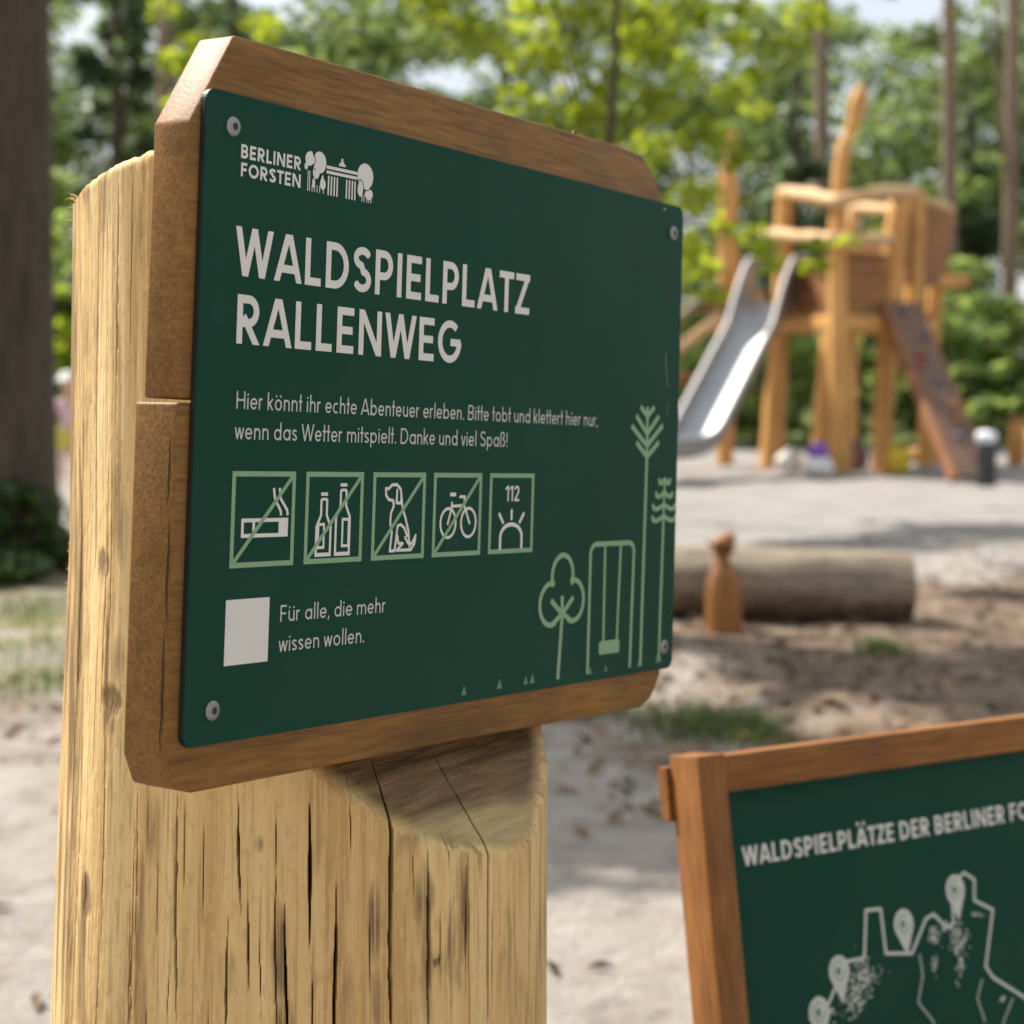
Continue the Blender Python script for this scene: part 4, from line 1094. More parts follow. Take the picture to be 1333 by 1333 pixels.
for cx, cy, sx_, sy_, n_ in ((1125, 1270, 18, 24, 150), (1112, 1300, 16, 30, 120), (1215, 1218, 8, 14, 60), (1232, 1205, 8, 8, 30), (1216, 1255, 4, 12, 24), (1248, 1225, 12, 20, 110), (1250, 1260, 5, 18, 40), (1305, 1300, 4, 4, 16), (1075, 1320, 14, 12, 60), (1272, 1190, 10, 4, 14)):
    for _ in range(n_):
        q = onp(cx + rr_.gauss(0, .5) * sx_, cy + rr_.gauss(0, .5) * sy_)
        th_.append(disc(q[0] + rr_.uniform(-.6, .6), q[1], rr_.uniform(.6, 1.5), 6))
ink2('map_shading', th_, M['print_soft'], 0.00052)
for cx, cy in ((1243, 1158), (1176, 1203), (1092, 1264), (1066, 1318)):
    q = onp(cx, cy)
    ring = [ell(q[0], q[1], 14.0, 16.5)] + [[(q[0] - 11, q[1] + 10), (q[0] + 11, q[1] + 10), (q[0] + 1, q[1] + 34)]]
    po = ink2('map_pin', ring, M['print_soft'], 0.00064)
    cuts = ribbon(arc(q[0] - .4, q[1] - .5, 8.0, 9.6, 0, 300, 16), 1.2) + [ell(q[0] - 1.2, q[1], 3.6, 4.8, 12)]
    c_ = ink('pin_mark', cuts, M['print_mid'], po, 0.00078)

# ================================================================== TREES NEAR THE CLEARING
shade = []                                              # lower boughs, whose shade lies on the ground between the two signs
for gx, gy, z_, r_ in ((.10, 5.5, 8.6, .5), (.45, 5.3, 8.9, .55), (.15, 4.9, 8.8, .5), (.55, 4.6, 9.2, .55), (.25, 4.3, 9.0, .5), (-.3, 5.6, 8.7, .45), (.9, 4.9, 9.3, .5),
                       (1.5, 6.3, 9.4, .28), (2.1, 7.0, 9.8, .34), (1.05, 6.7, 9.1, .24), (2.3, 6.0, 9.7, .36), (2.9, 8.4, 10.2, .34), (2.45, 8.9, 10.0, .28), (1.75, 5.7, 9.5, .3), (3.3, 9.8, 10.4, .4), (.6, 10.6, 9.6, .45), (1.9, 11.4, 9.9, .5), (3.2, 12.6, 10.2, .5)):
    k_ = z_ / S.z
    shade.append((gx + S.x * k_ + 2.76, gy + S.y * k_ - 9.9, z_, r_, .28, .5))
big = tree('old_tree', (-2.76, 9.9, 0), [(0, 0, -.15), (0, 0, 0.05), (.005, 0, .35), (.01, 0, 1.0), (0.0, 0, 3), (-.02, .05, 6), (-.05, .1, 9), (-.1, .15, 12.5), (-.15, .2, 15)],
     [.42, .37, .315, .285, .27, .25, .22, .15, .05],
     shade +
     [ (.9, 1.5, 9.9, .8, .5), (1.7, .8, 9.3, .7, .45), (.6, -1.4, 10.6, .9, .6), (-.2, .2, 12.5, 1.6, 1.1), (1.4, .4, 12.2, 1.1, .7), (-.6, -1.1, 13.5, 1.1, .8), (.4, .9, 14.5, 1.2, 1.0), (2.4, -.5, 10.8, .9, .6)],
     10500, .15, M['leaf_bush'], M['bark_grey'], 'massive dark grey trunk cropped by the left edge beside the sign', seed=5, limbs=14, seg=28, rough=.10)
ivy = leaf_mesh('ivy_tuft', [(.02, -.36, .20, .22, .2), (.27, -.15, .25, .2, .22), (-.22, -.3, .3, .2, .2), (.30, .02, .10, .18, .12), (.1, -.42, .08, .3, .1), (.16, -.28, .42, .15, .1)], 1500, .075, 3, aspect=1.15, mat=M['leaf_ivy'])
iv = link_mesh('undergrowth_shrub', ivy); iv.location = (-2.76, 9.9, 0); tag(iv, 'low dark glossy shrub crowding the foot of the massive left trunk', 'shrub')

rg = random.Random(21)
# young broad-leaved tree standing behind the green sign, its sprays reaching in front of the tower
def spray(px, py, Y, r): 
    p = at(px, py, Y); return p
mY = 13.5; mx = (800 - PX0) / F_PX * mY
mc = []
for px, py, r in ((905, 95, .20), (960, 60, .2), (915, 180, .24), (960, 215, .17), (905, 260, .22), (950, 300, .16), (900, 345, .2), (945, 130, .18), (990, 150, .13), (985, 105, .13), (1010, 320, .13), (1060, 325, .14), (1110, 320, .10), (985, 300, .12), (1040, 342, .08),
                  (840, 60, .3), (780, 110, .3), (860, 130, .26), (700, 70, .3), (740, 150, .28), (800, 170, .24), (670, 130, .2), (620, 40, .26), (560, 10, .22), (850, 200, .22), (830, 20, .26), (900, 20, .2), (1020, 60, .18), (1050, 20, .2), (760, 20, .25), (690, 15, .25), (880, 330, .2), (920, 390, .12), (1000, 345, .09), (960, 20, .15), (1075, 345, .07)):
    p = at(px + rg.uniform(-8, 8), py + rg.uniform(-8, 8), mY + rg.uniform(-.9, .9))
    mc.append((p.x - mx, p.y - mY, p.z, r, r * .7))
for k in range(26):
    a = rg.uniform(0, 6.28); rr = rg.uniform(.4, 1.5)
    mc.append((rr * math.cos(a), rr * math.sin(a), rg.uniform(4.2, 6.6), rg.uniform(.25, .45)))
tree('young_tree', (mx, mY, 0), [(0, 0, -.1), (.02, 0, 1), (-.05, .05, 2.4), (.03, 0, 4), (0, .1, 5.4), (.05, .1, 6.6)], [.055, .045, .036, .028, .018, .008], mc, 8200, .085, M['leaf_maple'], M['bark_grey'],
     'young tree behind the green sign with bright yellow-green leaves reaching before the tower', seed=9, limbs=20)

# ---- prototypes for the wood behind the play area
def pine(label, px, Y, r, h, crown0, seed, group, leaf=None, n=2600):
    g = random.Random(seed); p = at(px, 600, Y)
    cl = crown_clumps(g, crown0, h, 1.9, 22, .75, taper=.6)
    b = g.uniform(-.15, .15)
    return tree('pine_tree', (p.x, Y, 0.02 * max(0, Y - 30)), [(0, 0, -.2), (b * .3, 0, h * .2), (b, .1, h * .5), (b * 1.3, .1, h * .8), (b, 0, h)], [r * 1.15, r, r * .8, r * .5, .03], cl, n, .24, leaf or M['leaf_dark'], M['bark_pine'], label, group=group, seed=seed, limbs=16, aspect=2.2)
G1 = 'pines rising at the edge of the wood'
pine('tall bare grey-brown pine rising to the right behind the tower box', 1235, 31, .125, 19, 10.5, 31, G1)
pine('reddish pine trunk nearest the right edge of the photo', 1312, 30, .12, 18, 9.5, 32, G1)
pine('dark pine trunk directly behind the crooked mast of the tower', 1070, 36, .14, 21, 9.5, 33, G1)
pine('grey pine trunk just left of the pale cut corner of the sign', 213, 33, .15, 20, 10, 34, G1)
def conifer(label, px, Y, h, seed, r=1.7):
    g = random.Random(seed); p = at(px, 600, Y); cl = []
    for i in range(46):
        t = g.random() ** .8; z = .5 + (h - .8) * t; rr = r * (1 - t) * g.uniform(.3, 1.0); a = g.uniform(0, 6.28)
        cl.append((rr * math.cos(a), rr * math.sin(a), z, .42 * (1.15 - t), .2))
    return tree('conifer_tree', (p.x, Y, 0.02 * max(0, Y - 30)), [(0, 0, -.2), (.02, 0, h * .5), (0, 0, h)], [.13, .09, .02], cl, 4200, .17, M['leaf_dark'], M['bark_grey'], label, group='dark conifers behind the clearing', seed=seed, limbs=18, aspect=2.6)
conifer('dark blue-green conifer between the massive left trunk and the sign', 150, 27, 8.5, 41)
conifer('dark conifer behind the top left of the sign, next to the grey pine', 300, 34, 10, 42)
conifer('dark conifer to the right of the tower box, behind the bare pine', 1262, 33, 6.0, 43, 1.5)
conifer('dark conifer left of the crooked mast, behind the tower rails', 1035, 32, 6.6, 44, 1.5)

def bush(label, px, Y, h, w, seed, leaf, n=3300, size=.13, z0=.12):
    g = random.Random(seed); p = at(px, 600, Y); cl = []
    for i in range(26):
        a = g.uniform(0, 6.28); rr = w * math.sqrt(g.random()); t = g.random()
        cl.append((rr * math.cos(a), rr * math.sin(a) * .7, z0 + h * t * (1 - .35 * (rr / w) ** 2), g.uniform(.25, .55) * max(.5, w / 1.8), g.uniform(.18, .32) * max(.5, w / 1.8)))
    return tree('bush', (p.x, Y, 0.02 * max(0, Y - 30)), [(0, 0, -.1), (.05, 0, h * .4), (.08, .05, h * .8)], [.05, .035, .012], cl, n, size, leaf, M['bark_grey'], label, cat='bush', group='bushes along the edge of the wood', seed=seed, limbs=12)
bush('pale green bush seen between the left tower legs, under the slide', 985, 26.0, 2.1, 1.3, 51, M['leaf_bush'])
bush('round bright bush behind the middle legs of the tower', 1120, 27.0, 2.8, 1.7, 52, M['leaf_bush'])
bush('light green bush right of the climbing ramp, below the conifer', 1275, 27.5, 2.9, 1.7, 53, M['leaf_bush'])
bush('green bush running out of the right edge of the photo behind the short posts', 1345, 26.5, 3.4, 1.6, 54, M['leaf_bush'])
bush('tall yellow-green bush left of the carved post, over the slide', 905, 29, 4.4, 1.6, 55, M['leaf_maple'])
bush('tall light bush behind the tower rails, right of the mast', 1150, 33, 5.4, 2.0, 56, M['leaf_bush'])
bush('bright bush beside the massive left trunk, over the pale post', 100, 25, 3.0, 1.1, 57, M['leaf_maple'])
bush('pale shrub far behind the gap left of the log post', 60, 31, 4.4, 1.8, 58, M['leaf_bush'])
bush('green shrub just left of the slanted log top', 190, 30, 4.2, 1.5, 59, M['leaf_bush'])
bush('yellow-green sapling above the pale corner of the sign', 255, 27, 6.6, 1.2, 60, M['leaf_maple'], n=1500, z0=3.6)
bush('tall shrub whose top shows above the middle of the sign', 480, 30, 7.2, 2.2, 61, M['leaf_bush'], n=5000)
bush('tall shrub behind the upper right slope of the sign', 660, 31, 6.8, 2.0, 62, M['leaf_bush'], n=4600)
bush('green shrub above the right screw of the sign, behind the young tree', 840, 34, 6.6, 2.0, 63, M['leaf_bush'], n=4600)
bush('loose light shrub high beside the top right edge of the photo', 1350, 35, 7.6, 2.2, 64, M['leaf_bush'], n=4600)
bush('low dark shrub behind the bin at the foot of the ramp', 1240, 25.2, 1.2, .9, 65, M['leaf_bush'], n=2200)

# the wood beyond: one mass of foliage with gaps of sky near its top
fc = []
g = random.Random(77)
for i in range(760):
    Y = g.uniform(42, 62); X = (g.uniform(-260, 1600) - PX0) / F_PX * Y
    top = 9.6 + 2.6 * noise.noise(Vector((X * .22, Y * .1, 0)))
    z = g.random() ** .9 * top
    fc.append((X, Y, z + .6, g.uniform(.7, 1.6), g.uniform(.5, 1.1)))
for i in range(420):                                    # unseen wood added all round the clearing to cut blue sky light
    a = rad(g.uniform(150, 390)); d_ = g.uniform(24, 40)
    fc.append((d_ * math.cos(a), d_ * math.sin(a) + 8, g.random() ** .8 * 15, g.uniform(1.2, 2.2), g.uniform(.9, 1.5)))
for i in range(330):
    Y = g.uniform(45, 62); X = (g.uniform(-260, 1600) - PX0) / F_PX * Y
    fc.append((X, Y, g.uniform(8.5, 17), g.uniform(.6, 1.5), g.uniform(.35, .8)))
g3 = random.Random(91)
for i in range(420):                                    # and on to both sides of the view
    Y = g3.uniform(40, 62); px = g3.choice((g3.uniform(-1300, -230), g3.uniform(1580, 2500)))
    fc.append(((px - PX0) / F_PX * Y, Y, g3.random() ** .9 * 13 + .6, g3.uniform(.9, 1.7), g3.uniform(.6, 1.1)))
def gap(c):                                             # openings in the canopy where the sky comes through
    if c[1] < 20: return False
    px = PX0 + F_PX * c[0] / c[1]; py = PY0 - F_PX * (c[2] - CAM_H) / c[1]
    if g.random() > .85: return False
    return (905 < px < 985 and py < 120) or (1120 < px < 1200 and py < 70) or (70 < px < 118 and 0 < py < 165) or (1190 < px < 1245 and 70 < py < 115)
fc = [c for c in fc if not gap(c)]
fw = link_mesh('far_wood', leaf_mesh('far_wood', fc, 300000, .26, 5, aspect=1.5, mat=M['leaf_far']))
tag(fw, 'mass of sunlit green foliage closing the view behind the play area, with an unseen ring round the clearing', 'forest', kind='stuff')

# ================================================================== CLIMBING TOWER
TY = 19.6
tower = empty('climbing_tower', (3.7, 20.2, 0), 'orange timber climbing tower with crooked mast, slide and climbing ramp on the sand', 'play tower')
TI = Vector((3.7, 20.2, 0))
def tp(mb, name, mat, **kw):
    mb.v = [tuple(Vector(p) - TI) for p in mb.v]
    return mb.build(name, mat, tower, **kw)
def crooked(pts, r, seed, name='post', seg=10, mat=None):
    ps = []
    P = [Vector(p) for p in pts]
    rr = []
    for i in range(len(P) - 1):
        for k in range(6):
            ps.append(P[i].lerp(P[i + 1], k / 6)); rr.append(r[i] + (r[i + 1] - r[i]) * k / 6)
    ps.append(P[-1]); rr.append(r[-1])
    rr = [q * .88 for q in rr]
    return tp(MB().tube(ps, rr, seg=seg, rough=.22, seed=seed), name, mat or M['robinia'], smooth=True)
def gp(px, Y, py=None):
    return Vector(((px - PX0) / F_PX * Y, Y, -.15)) if py is None else at(px, py, Y)
crooked([gp(1003, 20.4), gp(1008, 20.4, 540), gp(1016, 20.4, 420), gp(1020, 20.4, 330), gp(1022, 20.4, 244)], [.15, .14, .125, .11, .10], 1)
crooked([gp(1070, 19.2), gp(1072, 19.2, 540), gp(1084, 19.2, 420)], [.14, .135, .11], 2)
crooked([gp(1092, 19.0), gp(1094, 19.0, 520), gp(1091, 19.0, 420), gp(1090, 19.0, 320), gp(1092, 19.0, 250), gp(1099, 19.0, 190), gp(1106, 19.0, 172), gp(1113, 19.0, 152), gp(1119, 19.0, 128), gp(1122, 19.0, 112)], [.15, .14, .12, .115, .10, .09, .065, .095, .11, .07], 3, name='mast', mat=M['robinia'])
crooked([gp(1122, 19.05, 128), gp(1127, 19.1, 112), gp(1131, 19.1, 104)], [.05, .04, .02], 33, name='mast_tip', mat=M['bark_grey'])
crooked([gp(1148, 19.6), gp(1150, 19.6, 540), gp(1157, 19.6, 420), gp(1163, 19.6, 330), gp(1172, 19.6, 262)], [.125, .12, .13, .15, .13], 4)
crooked([gp(1188, 20.0, 420), gp(1190, 20.0, 330), gp(1190, 20.0, 248)], [.10, .12, .13], 5)
crooked([gp(1206, 20.8), gp(1208, 20.8, 540), gp(1214, 20.8, 420), gp(1219, 20.8, 360), gp(1236, 20.8, 268)], [.12, .115, .105, .10, .08], 6)
crooked([gp(1105, 22.4), gp(1106, 22.4, 500), gp(1110, 22.4, 270)], [.11, .10, .09], 7)
crooked([gp(943, 20.9), gp(946, 20.9, 500), gp(947, 20.9, 400), gp(947, 20.9, 300), gp(949, 20.9, 215), gp(949, 20.9, 205), gp(950, 20.9, 190), gp(951, 20.9, 170)], [.11, .105, .14, .13, .115, .075, .10, .08], 8)
def rail(a, b, r, seed, mid=None, name='rail'):
    pts = [a] + (mid or []) + [b]
    return crooked(pts, [r] * len(pts), seed, name=name, seg=8, mat=M['robinia_rail'])
rail(gp(1021, 20.3, 250), gp(1192, 20.0, 252), .085, 11, [gp(1055, 19.4, 254), gp(1090, 18.74, 262), gp(1125, 18.9, 254), gp(1165, 19.6, 250)])
rail(gp(996, 20.5, 303), gp(1160, 19.5, 312), .075, 12, [gp(1040, 19.6, 308), gp(1088, 18.7, 311), gp(1125, 18.95, 312)])
rail(gp(1110, 22.2, 270), gp(1180, 20.4, 276), .08, 13)
rail(gp(1190, 20.0, 256), gp(1238, 20.8, 272), .06, 14)
tp(MB().beam(gp(1188, 20.3, 366), gp(1256, 20.9, 366), .16, .15), 'cross_beam', M['robinia'], bevel=.02)
corners = [gp(1003, 20.4, 400), gp(1088, 19.0, 404), gp(1160, 19.5, 402), gp(1218, 20.8, 398), gp(1110, 22.3, 390)]
zc = 1.70
poly = [(c.x, c.y) for c in corners]
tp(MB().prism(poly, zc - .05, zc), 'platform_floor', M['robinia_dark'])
for i in range(5):
    a, b = Vector((*poly[i], zc - .14)), Vector((*poly[(i + 1) % 5], zc - .14))
    tp(MB().beam(a, b, .12, .15), 'platform_beam', M['robinia'], bevel=.015)
tp(MB().beam(gp(915, 20.7, 400), gp(1004, 20.5, 402), .2, .13), 'landing_beam', M['robinia_dark'], bevel=.015)
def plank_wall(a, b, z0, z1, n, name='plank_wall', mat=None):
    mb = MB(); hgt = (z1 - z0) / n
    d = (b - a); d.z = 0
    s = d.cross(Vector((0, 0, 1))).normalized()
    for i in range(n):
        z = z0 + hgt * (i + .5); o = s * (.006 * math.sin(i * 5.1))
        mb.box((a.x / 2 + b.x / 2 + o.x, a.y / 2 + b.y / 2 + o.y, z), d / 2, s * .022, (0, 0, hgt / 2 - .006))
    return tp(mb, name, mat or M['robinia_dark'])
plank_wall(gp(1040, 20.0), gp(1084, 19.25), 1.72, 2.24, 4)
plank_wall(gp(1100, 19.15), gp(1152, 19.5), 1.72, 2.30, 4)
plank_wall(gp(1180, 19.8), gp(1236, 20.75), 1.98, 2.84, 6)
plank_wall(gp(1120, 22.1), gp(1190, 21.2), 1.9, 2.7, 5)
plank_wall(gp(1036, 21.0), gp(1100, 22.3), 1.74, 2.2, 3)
# slide
def sweep(path, prof, lat):
    mb = MB(); n = len(prof)
    for i, p in enumerate(path):
        d = (path[min(i + 1, len(path) - 1)] - path[max(i - 1, 0)]).normalized()
        up = lat.cross(d).normalized()
        if up.z < 0: up = -up
        for a, b in prof: mb.v.append(tuple(p + lat * a + up * b))
    for i in range(len(path) - 1):
        for k in range(n):
            k2 = (k + 1) % n
            mb.f.append((i * n + k, i * n + k2, (i + 1) * n + k2, (i + 1) * n + k))
    mb.f.append(tuple(range(n))); mb.f.append(tuple(reversed([(len(path) - 1) * n + k for k in range(n)])))
    return mb
st_, sb_ = at(1002, 398, 19.9), at(897, 596, 18.2)
hd = Vector((sb_.x - st_.x, sb_.y - st_.y, 0)); L_ = hd.length; hd.normalize()
lat = Vector((-hd.y, hd.x, 0)); lat = lat if lat.x > 0 else -lat
ctl = [(-.45, st_.z + .02), (-.06, st_.z), (.06, st_.z - .05), (L_ * .88, sb_.z + .13), (L_ * 1.0, sb_.z + .05), (L_ * 1.15, sb_.z + .03), (L_ * 1.5, sb_.z + .03)]
path = []
for i in range(61):
    s_ = -.45 + (L_ * 1.5 + .45) * i / 60
    z = float(np.interp(s_, [c[0] for c in ctl], [c[1] for c in ctl]))
    path.append([s_, z])
for _ in range(3):
    path = [path[0]] + [[path[i][0], (path[i - 1][1] + 2 * path[i][1] + path[i + 1][1]) / 4] for i in range(1, 60)] + [path[60]]
pth = [Vector((st_.x, st_.y, 0)) + hd * s_ + Vector((0, 0, z)) for s_, z in path]
W_ = .24; H_ = .17; t_ = .012
prof = [(-W_, H_), (-W_, .04), (-W_ + .05, 0), (W_ - .05, 0), (W_, .04), (W_, H_), (W_ + t_, H_), (W_ + t_, .03), (W_ - .04, -t_), (-W_ + .04, -t_), (-W_ - t_, .03), (-W_ - t_, H_)]
ms = sweep(pth, prof, lat); chute = tp(ms, 'slide_chute', M['slide_steel'], autosmooth=50)
for sgn in (-1, 1):
    rp = []
    for i, p in enumerate(pth):
        d = (pth[min(i + 1, 60)] - pth[max(i - 1, 0)]).normalized(); up = lat.cross(d); up = up if up.z > 0 else -up
        s_ = path[i][0]
        e = .35 * max(0, 1 - max(0, s_ + .1) / .5) if s_ > -.3 else .35
        rp.append(p + lat * sgn * (W_ + .02) + up * (H_ + .0) + Vector((0, 0, e)))
    tp(MB().tube(rp, [.032] * len(rp), seg=10), 'slide_rail', M['rail_steel'], smooth=True)
    # entry side cheek
    mb = MB()
    for i in range(4, 22):
        for q in (pth[i] + lat * sgn * (W_ + .01) + Vector((0, 0, .1)), rp[i]): mb.v.append(tuple(q))
    mb.f = [(2 * i, 2 * i + 1, 2 * i + 3, 2 * i + 2) for i in range(17)]
    me_o = tp(mb, 'slide_cheek', M['slide_steel'])
    sm = me_o.modifiers.new('thickness', 'SOLIDIFY'); sm.thickness = .012
tp(MB().tube([pth[-8] + Vector((0, 0, -.02)), Vector((pth[-8].x, pth[-8].y, -.1))], [.05, .05], seg=10), 'slide_foot', M['steel'])
tp(MB().box(pth[3] + Vector((.15, .2, .16)), (.02, 0, 0), (0, .1, 0), (0, 0, .13)), 'red_marker_board', plain('red_paint', (.5, .07, .03), rough=.5), bevel=.008)
# climbing ramp with coloured holds
rt, rb2 = at(1171, 396, 19.5), at(1268, 622, 17.7)
rd = (rb2 - rt); rl = Vector((.955, .297, 0)).normalized(); rn = rl.cross(rd).normalized(); rn = rn if rn.z > 0 else -rn
rampo = tp(MB().box((rt + rb2) / 2, rd / 2, rl * .19, rn * .035), 'climbing_ramp', M['ramp'], bevel=.012)
tp(MB().beam(rt - rl * .20 - rn * .02, rb2 - rl * .20 - rn * .02, .07, .12, up=rn), 'ramp_stringer', M['robinia_dark'], bevel=.012)
tp(MB().beam(rt + rl * .20 - rn * .02, rb2 + rl * .20 - rn * .02, .05, .10, up=rn), 'ramp_stringer', M['robinia_dark'], bevel=.012)
hc = [('red', (.36, .05, .03)), ('blue', (.05, .06, .17)), ('orange', (.5, .15, .025)), ('pink', (.32, .035, .09)), ('purple', (.10, .06, .16))]
for k, (t, l, ci) in enumerate(((.07, -.03, 4), (.22, .10, 4), (.33, -.02, 0), (.38, -.08, 0), (.50, .03, 1), (.62, .1, 2), (.70, .06, 2), (.80, .0, 1), (.90, .08, 3))):
    c = rt + rd * t + rl * l + rn * .05 - TI
    MB().blob(c, .038, .038, .035, rough=.3, seed=k, nu=10, nv=7).build('climbing_hold', plain(hc[ci][0] + '_hold', hc[ci][1], rough=.5), tower, smooth=True)
# left ramp rails running out behind the sign
for (a, b, r_, mt) in ((gp(938, 20.7, 372), gp(850, 20.2, 440), .055, M['old_log']), (gp(938, 20.5, 412), gp(850, 20.0, 480), .075, M['robinia_rail'])):
    crooked([a, a.lerp(b, .5), b], [r_, r_ * 1.05, r_], 15, name='ladder_rail', seg=8, mat=mt)
crooked([gp(850, 20.1, 492), gp(914, 20.6, 496)], [.08, .08], 16, name='ladder_rung', seg=8, mat=M['robinia_dark'])
crooked([gp(850, 20.1), gp(851, 20.1, 500), gp(852, 20.1, 430)], [.1, .1, .09], 17)

# short posts to the right of the tower
for px, Y, top, r_, lab in ((1322, 21.0, 540, .10, 'thick short wooden post right of the tower, nearer of the pair at the edge'), (1345, 22.0, 548, .09, 'short wooden post at the very right edge, behind its thicker neighbour')):
    p = gp(px, Y); t = gp(px, Y, top)
    o = empty('short_post', (p.x, Y, 0), lab, 'post', 'short posts right of the tower')
    MB().tube([(0, 0, -.1), (.01, 0, t.z * .5), (0, 0, t.z - .08)], [r_, r_ * .95, r_ * .9], seg=10, rough=.2, seed=px).build('shaft', M['robinia'], o, smooth=True)
    MB().tube([(0, 0, t.z - .0805), (0, 0, t.z)], [r_ * .8, r_ * .7], seg=10).build('cap', M['robinia_dark'], o, smooth=True)
# low timber edging right of the ramp foot
for px0, px1, Y, lab in ((1172, 1262, 21.6, 'low orange timber lying behind the foot of the climbing ramp'),):
    a, b = gp(px0, Y), gp(px1, Y)
    o = MB().tube([(a.x, Y, .07), ((a.x + b.x) / 2, Y + .03, .085), (b.x, Y + .1, .075)], [.085, .09, .08], seg=10, rough=.2, seed=3).build('edging_timber', M['robinia'], smooth=True)
    tag(o, lab, 'timber')

# things left on the sand
def bag(name, c, rx, ry, rz, col, label, cat, seed, knot=True):
    o = empty(name, c, label, cat)
    m_ = plain(name + '_cloth', col, rough=.8, vary=.18, scale=12)
    MB().blob((0, 0, rz * .88), rx, ry, rz, rough=.22, seed=seed, nu=24, nv=14, freq=2.4).build('cloth_body', m_, o, smooth=True)
    if knot:
        MB().lathe([(rx * .22, 0), (rx * .16, rz * .2), (rx * .34, rz * .42), (rx * .1, rz * .5)], (rx * .1, 0, rz * 1.72), seg=10).build('tied_neck', m_, o, smooth=True)
    return o
bag('white_bag', (gp(1066, 18.6).x, 18.6, 0), .15, .12, .105, (.72, .70, .72), 'small white bag on the sand in front of the middle tower legs', 'bag', 2, False)
bag('purple_bundle', (gp(1065, 18.6).x, 18.62, .17), .105, .09, .085, (.20, .09, .48), 'bright purple cloth bundle lying on the small white bag', 'bundle', 5)
bag('grey_sack', (gp(1027, 19.2).x, 19.2, 0), .13, .11, .12, (.62, .60, .54), 'pale grey sack on the sand left of the purple bundle', 'sack', 8)
bag('pink_rucksack', (gp(1112, 19.8).x, 19.8, 0), .15, .12, .15, (.24, .13, .13), 'dusky pink rucksack between the front tower legs', 'rucksack', 11)
bk_ = empty('yellow_bucket', (gp(1171, 19.1).x, 19.1, 0.0), 'yellow bucket standing right of the front tower leg', 'bucket')
ym = plain('yellow_plastic', (.80, .58, .03), rough=.4, vary=.08)
MB().lathe([(.075, 0), (.10, .05), (.115, .14), (.11, .22), (.085, .27), (.08, .26), (.10, .20), (.10, .14), (.07, .02)], (0, 0, 0), seg=20).build('pail', ym, bk_, smooth=True)
MB().tube([(-.10, 0, .23), (-.08, -.02, .31), (0, -.03, .345), (.08, -.02, .31), (.10, 0, .23)], [.007] * 5, seg=6).build('handle', ym, bk_, smooth=True)
bn = empty('litter_bin', (gp(1284, 17.1).x, 17.1, 0), 'dark cylindrical litter bin with a white top beside the ramp foot', 'bin')
MB().lathe([(.085, 0), (.09, .02), (.095, .38), (.10, .40)], (0, 0, 0), seg=18).build('bin_body', plain('dark_bin', (.035, .035, .038), rough=.5), bn, smooth=True)
MB().blob((0, 0, .445), .095, .09, .075, rough=.2, seed=4).build('white_liner', plain('white_liner', (.75, .76, .82), rough=.5), bn, smooth=True)

# ================================================================== BENCH LOG AND CARVED PEG
def bench_log():
    r0 = .153; x0, x1 = at(838, 800, 8.25).x, at(1184, 800, 8.05).x
    root = empty('bench_log', ((x0 + x1) / 2, 8.15, 0), 'thick weathered grey log lying as a bench in the sand, centre right', 'log bench')
    mb = MB(); seg = 26; n = 30; vs = []
    for i in range(n + 1):
        t = i / n; x = (x0 - x1) / 2 + (x1 - x0) * t; y = .10 - .2 * t
        for k in range(seg):
            a = 2 * math.pi * k / seg
            r = r0 * (1 + 0.08 * noise.noise(Vector((math.cos(a) * 1.5, math.sin(a) * 1.5, x * 2))) + .05 * noise.noise(Vector((math.cos(a) * 6, math.sin(a) * 6, x * 2.2))))
            yy, z = math.cos(a) * r, math.sin(a) * r
            z *= .99
            vs.append((x, y + yy, z + .150))
    fs = [(i * seg + k, i * seg + (k + 1) % seg, (i + 1) * seg + (k + 1) % seg, (i + 1) * seg + k) for i in range(n) for k in range(seg)]
    fs = [tuple(reversed(f)) for f in fs]
    fs += [tuple(range(seg)), tuple(reversed([n * seg + k for k in range(seg)]))]
    mb.add(vs, fs); mb.build('log_body', M['old_log'], root, autosmooth=50)
    # dark bark strip added to the lower front, its colour stands in for shade
    bk = MB(); na, nl = 16, 46
    for i in range(nl + 1):
        t = .01 + .98 * i / nl; x = (x0 - x1) / 2 + (x1 - x0) * t; y = .10 - .2 * t
        lo = 248 + 14 * noise.noise(Vector((x * 3, 1, 0))); hi = 196 - 16 * noise.noise(Vector((x * 4, 5, 0))) - 7 * noise.noise(Vector((x * 17, 2, 0)))
        for k in range(na + 1):
            a = rad(lo + (hi - lo) * k / na)
            e = min(1, k / 2, (na - k) / 2, i / 1.5, (nl - i) / 1.5)
            r = r0 * 1.035 + .010 * e + .007 * e * noise.noise(Vector((x * 9, a * 7, 3)))
            bk.v.append((x, y + math.cos(a) * r, math.sin(a) * r * .99 + .150))
    bk.f = [(i * (na + 1) + k, (i + 1) * (na + 1) + k, (i + 1) * (na + 1) + k + 1, i * (na + 1) + k + 1) for i in range(nl) for k in range(na)]
    bk.build('shade_bark_strip', M['log_shade_bark'], root, smooth=True)
    for t in (.2, .8):
        x = (x0 - x1) / 2 + (x1 - x0) * t
        MB().tube([(x, .10 - .2 * t - .10, .02), (x, .10 - .2 * t + .12, .02)], [.05, .05], seg=10).build('bearer', M['old_log'], root, smooth=True)
bench_log()
cp = gp(944, 7.75)
carv = empty('carved_peg', (cp.x, 7.75, 0), 'orange-brown carved wooden peg with a knobbed head in front of the bench log', 'carved post')
pr = [(.078, -.05), (.077, .06), (.073, .15), (.066, .215), (.048, .255), (.031, .290), (.032, .325)]
mb = MB(); vs = []
mb.tube([(0.0 - .012 * (z / .3), 0, z) for r, z in pr], [r for r, z in pr], seg=9, rough=.18, seed=6)
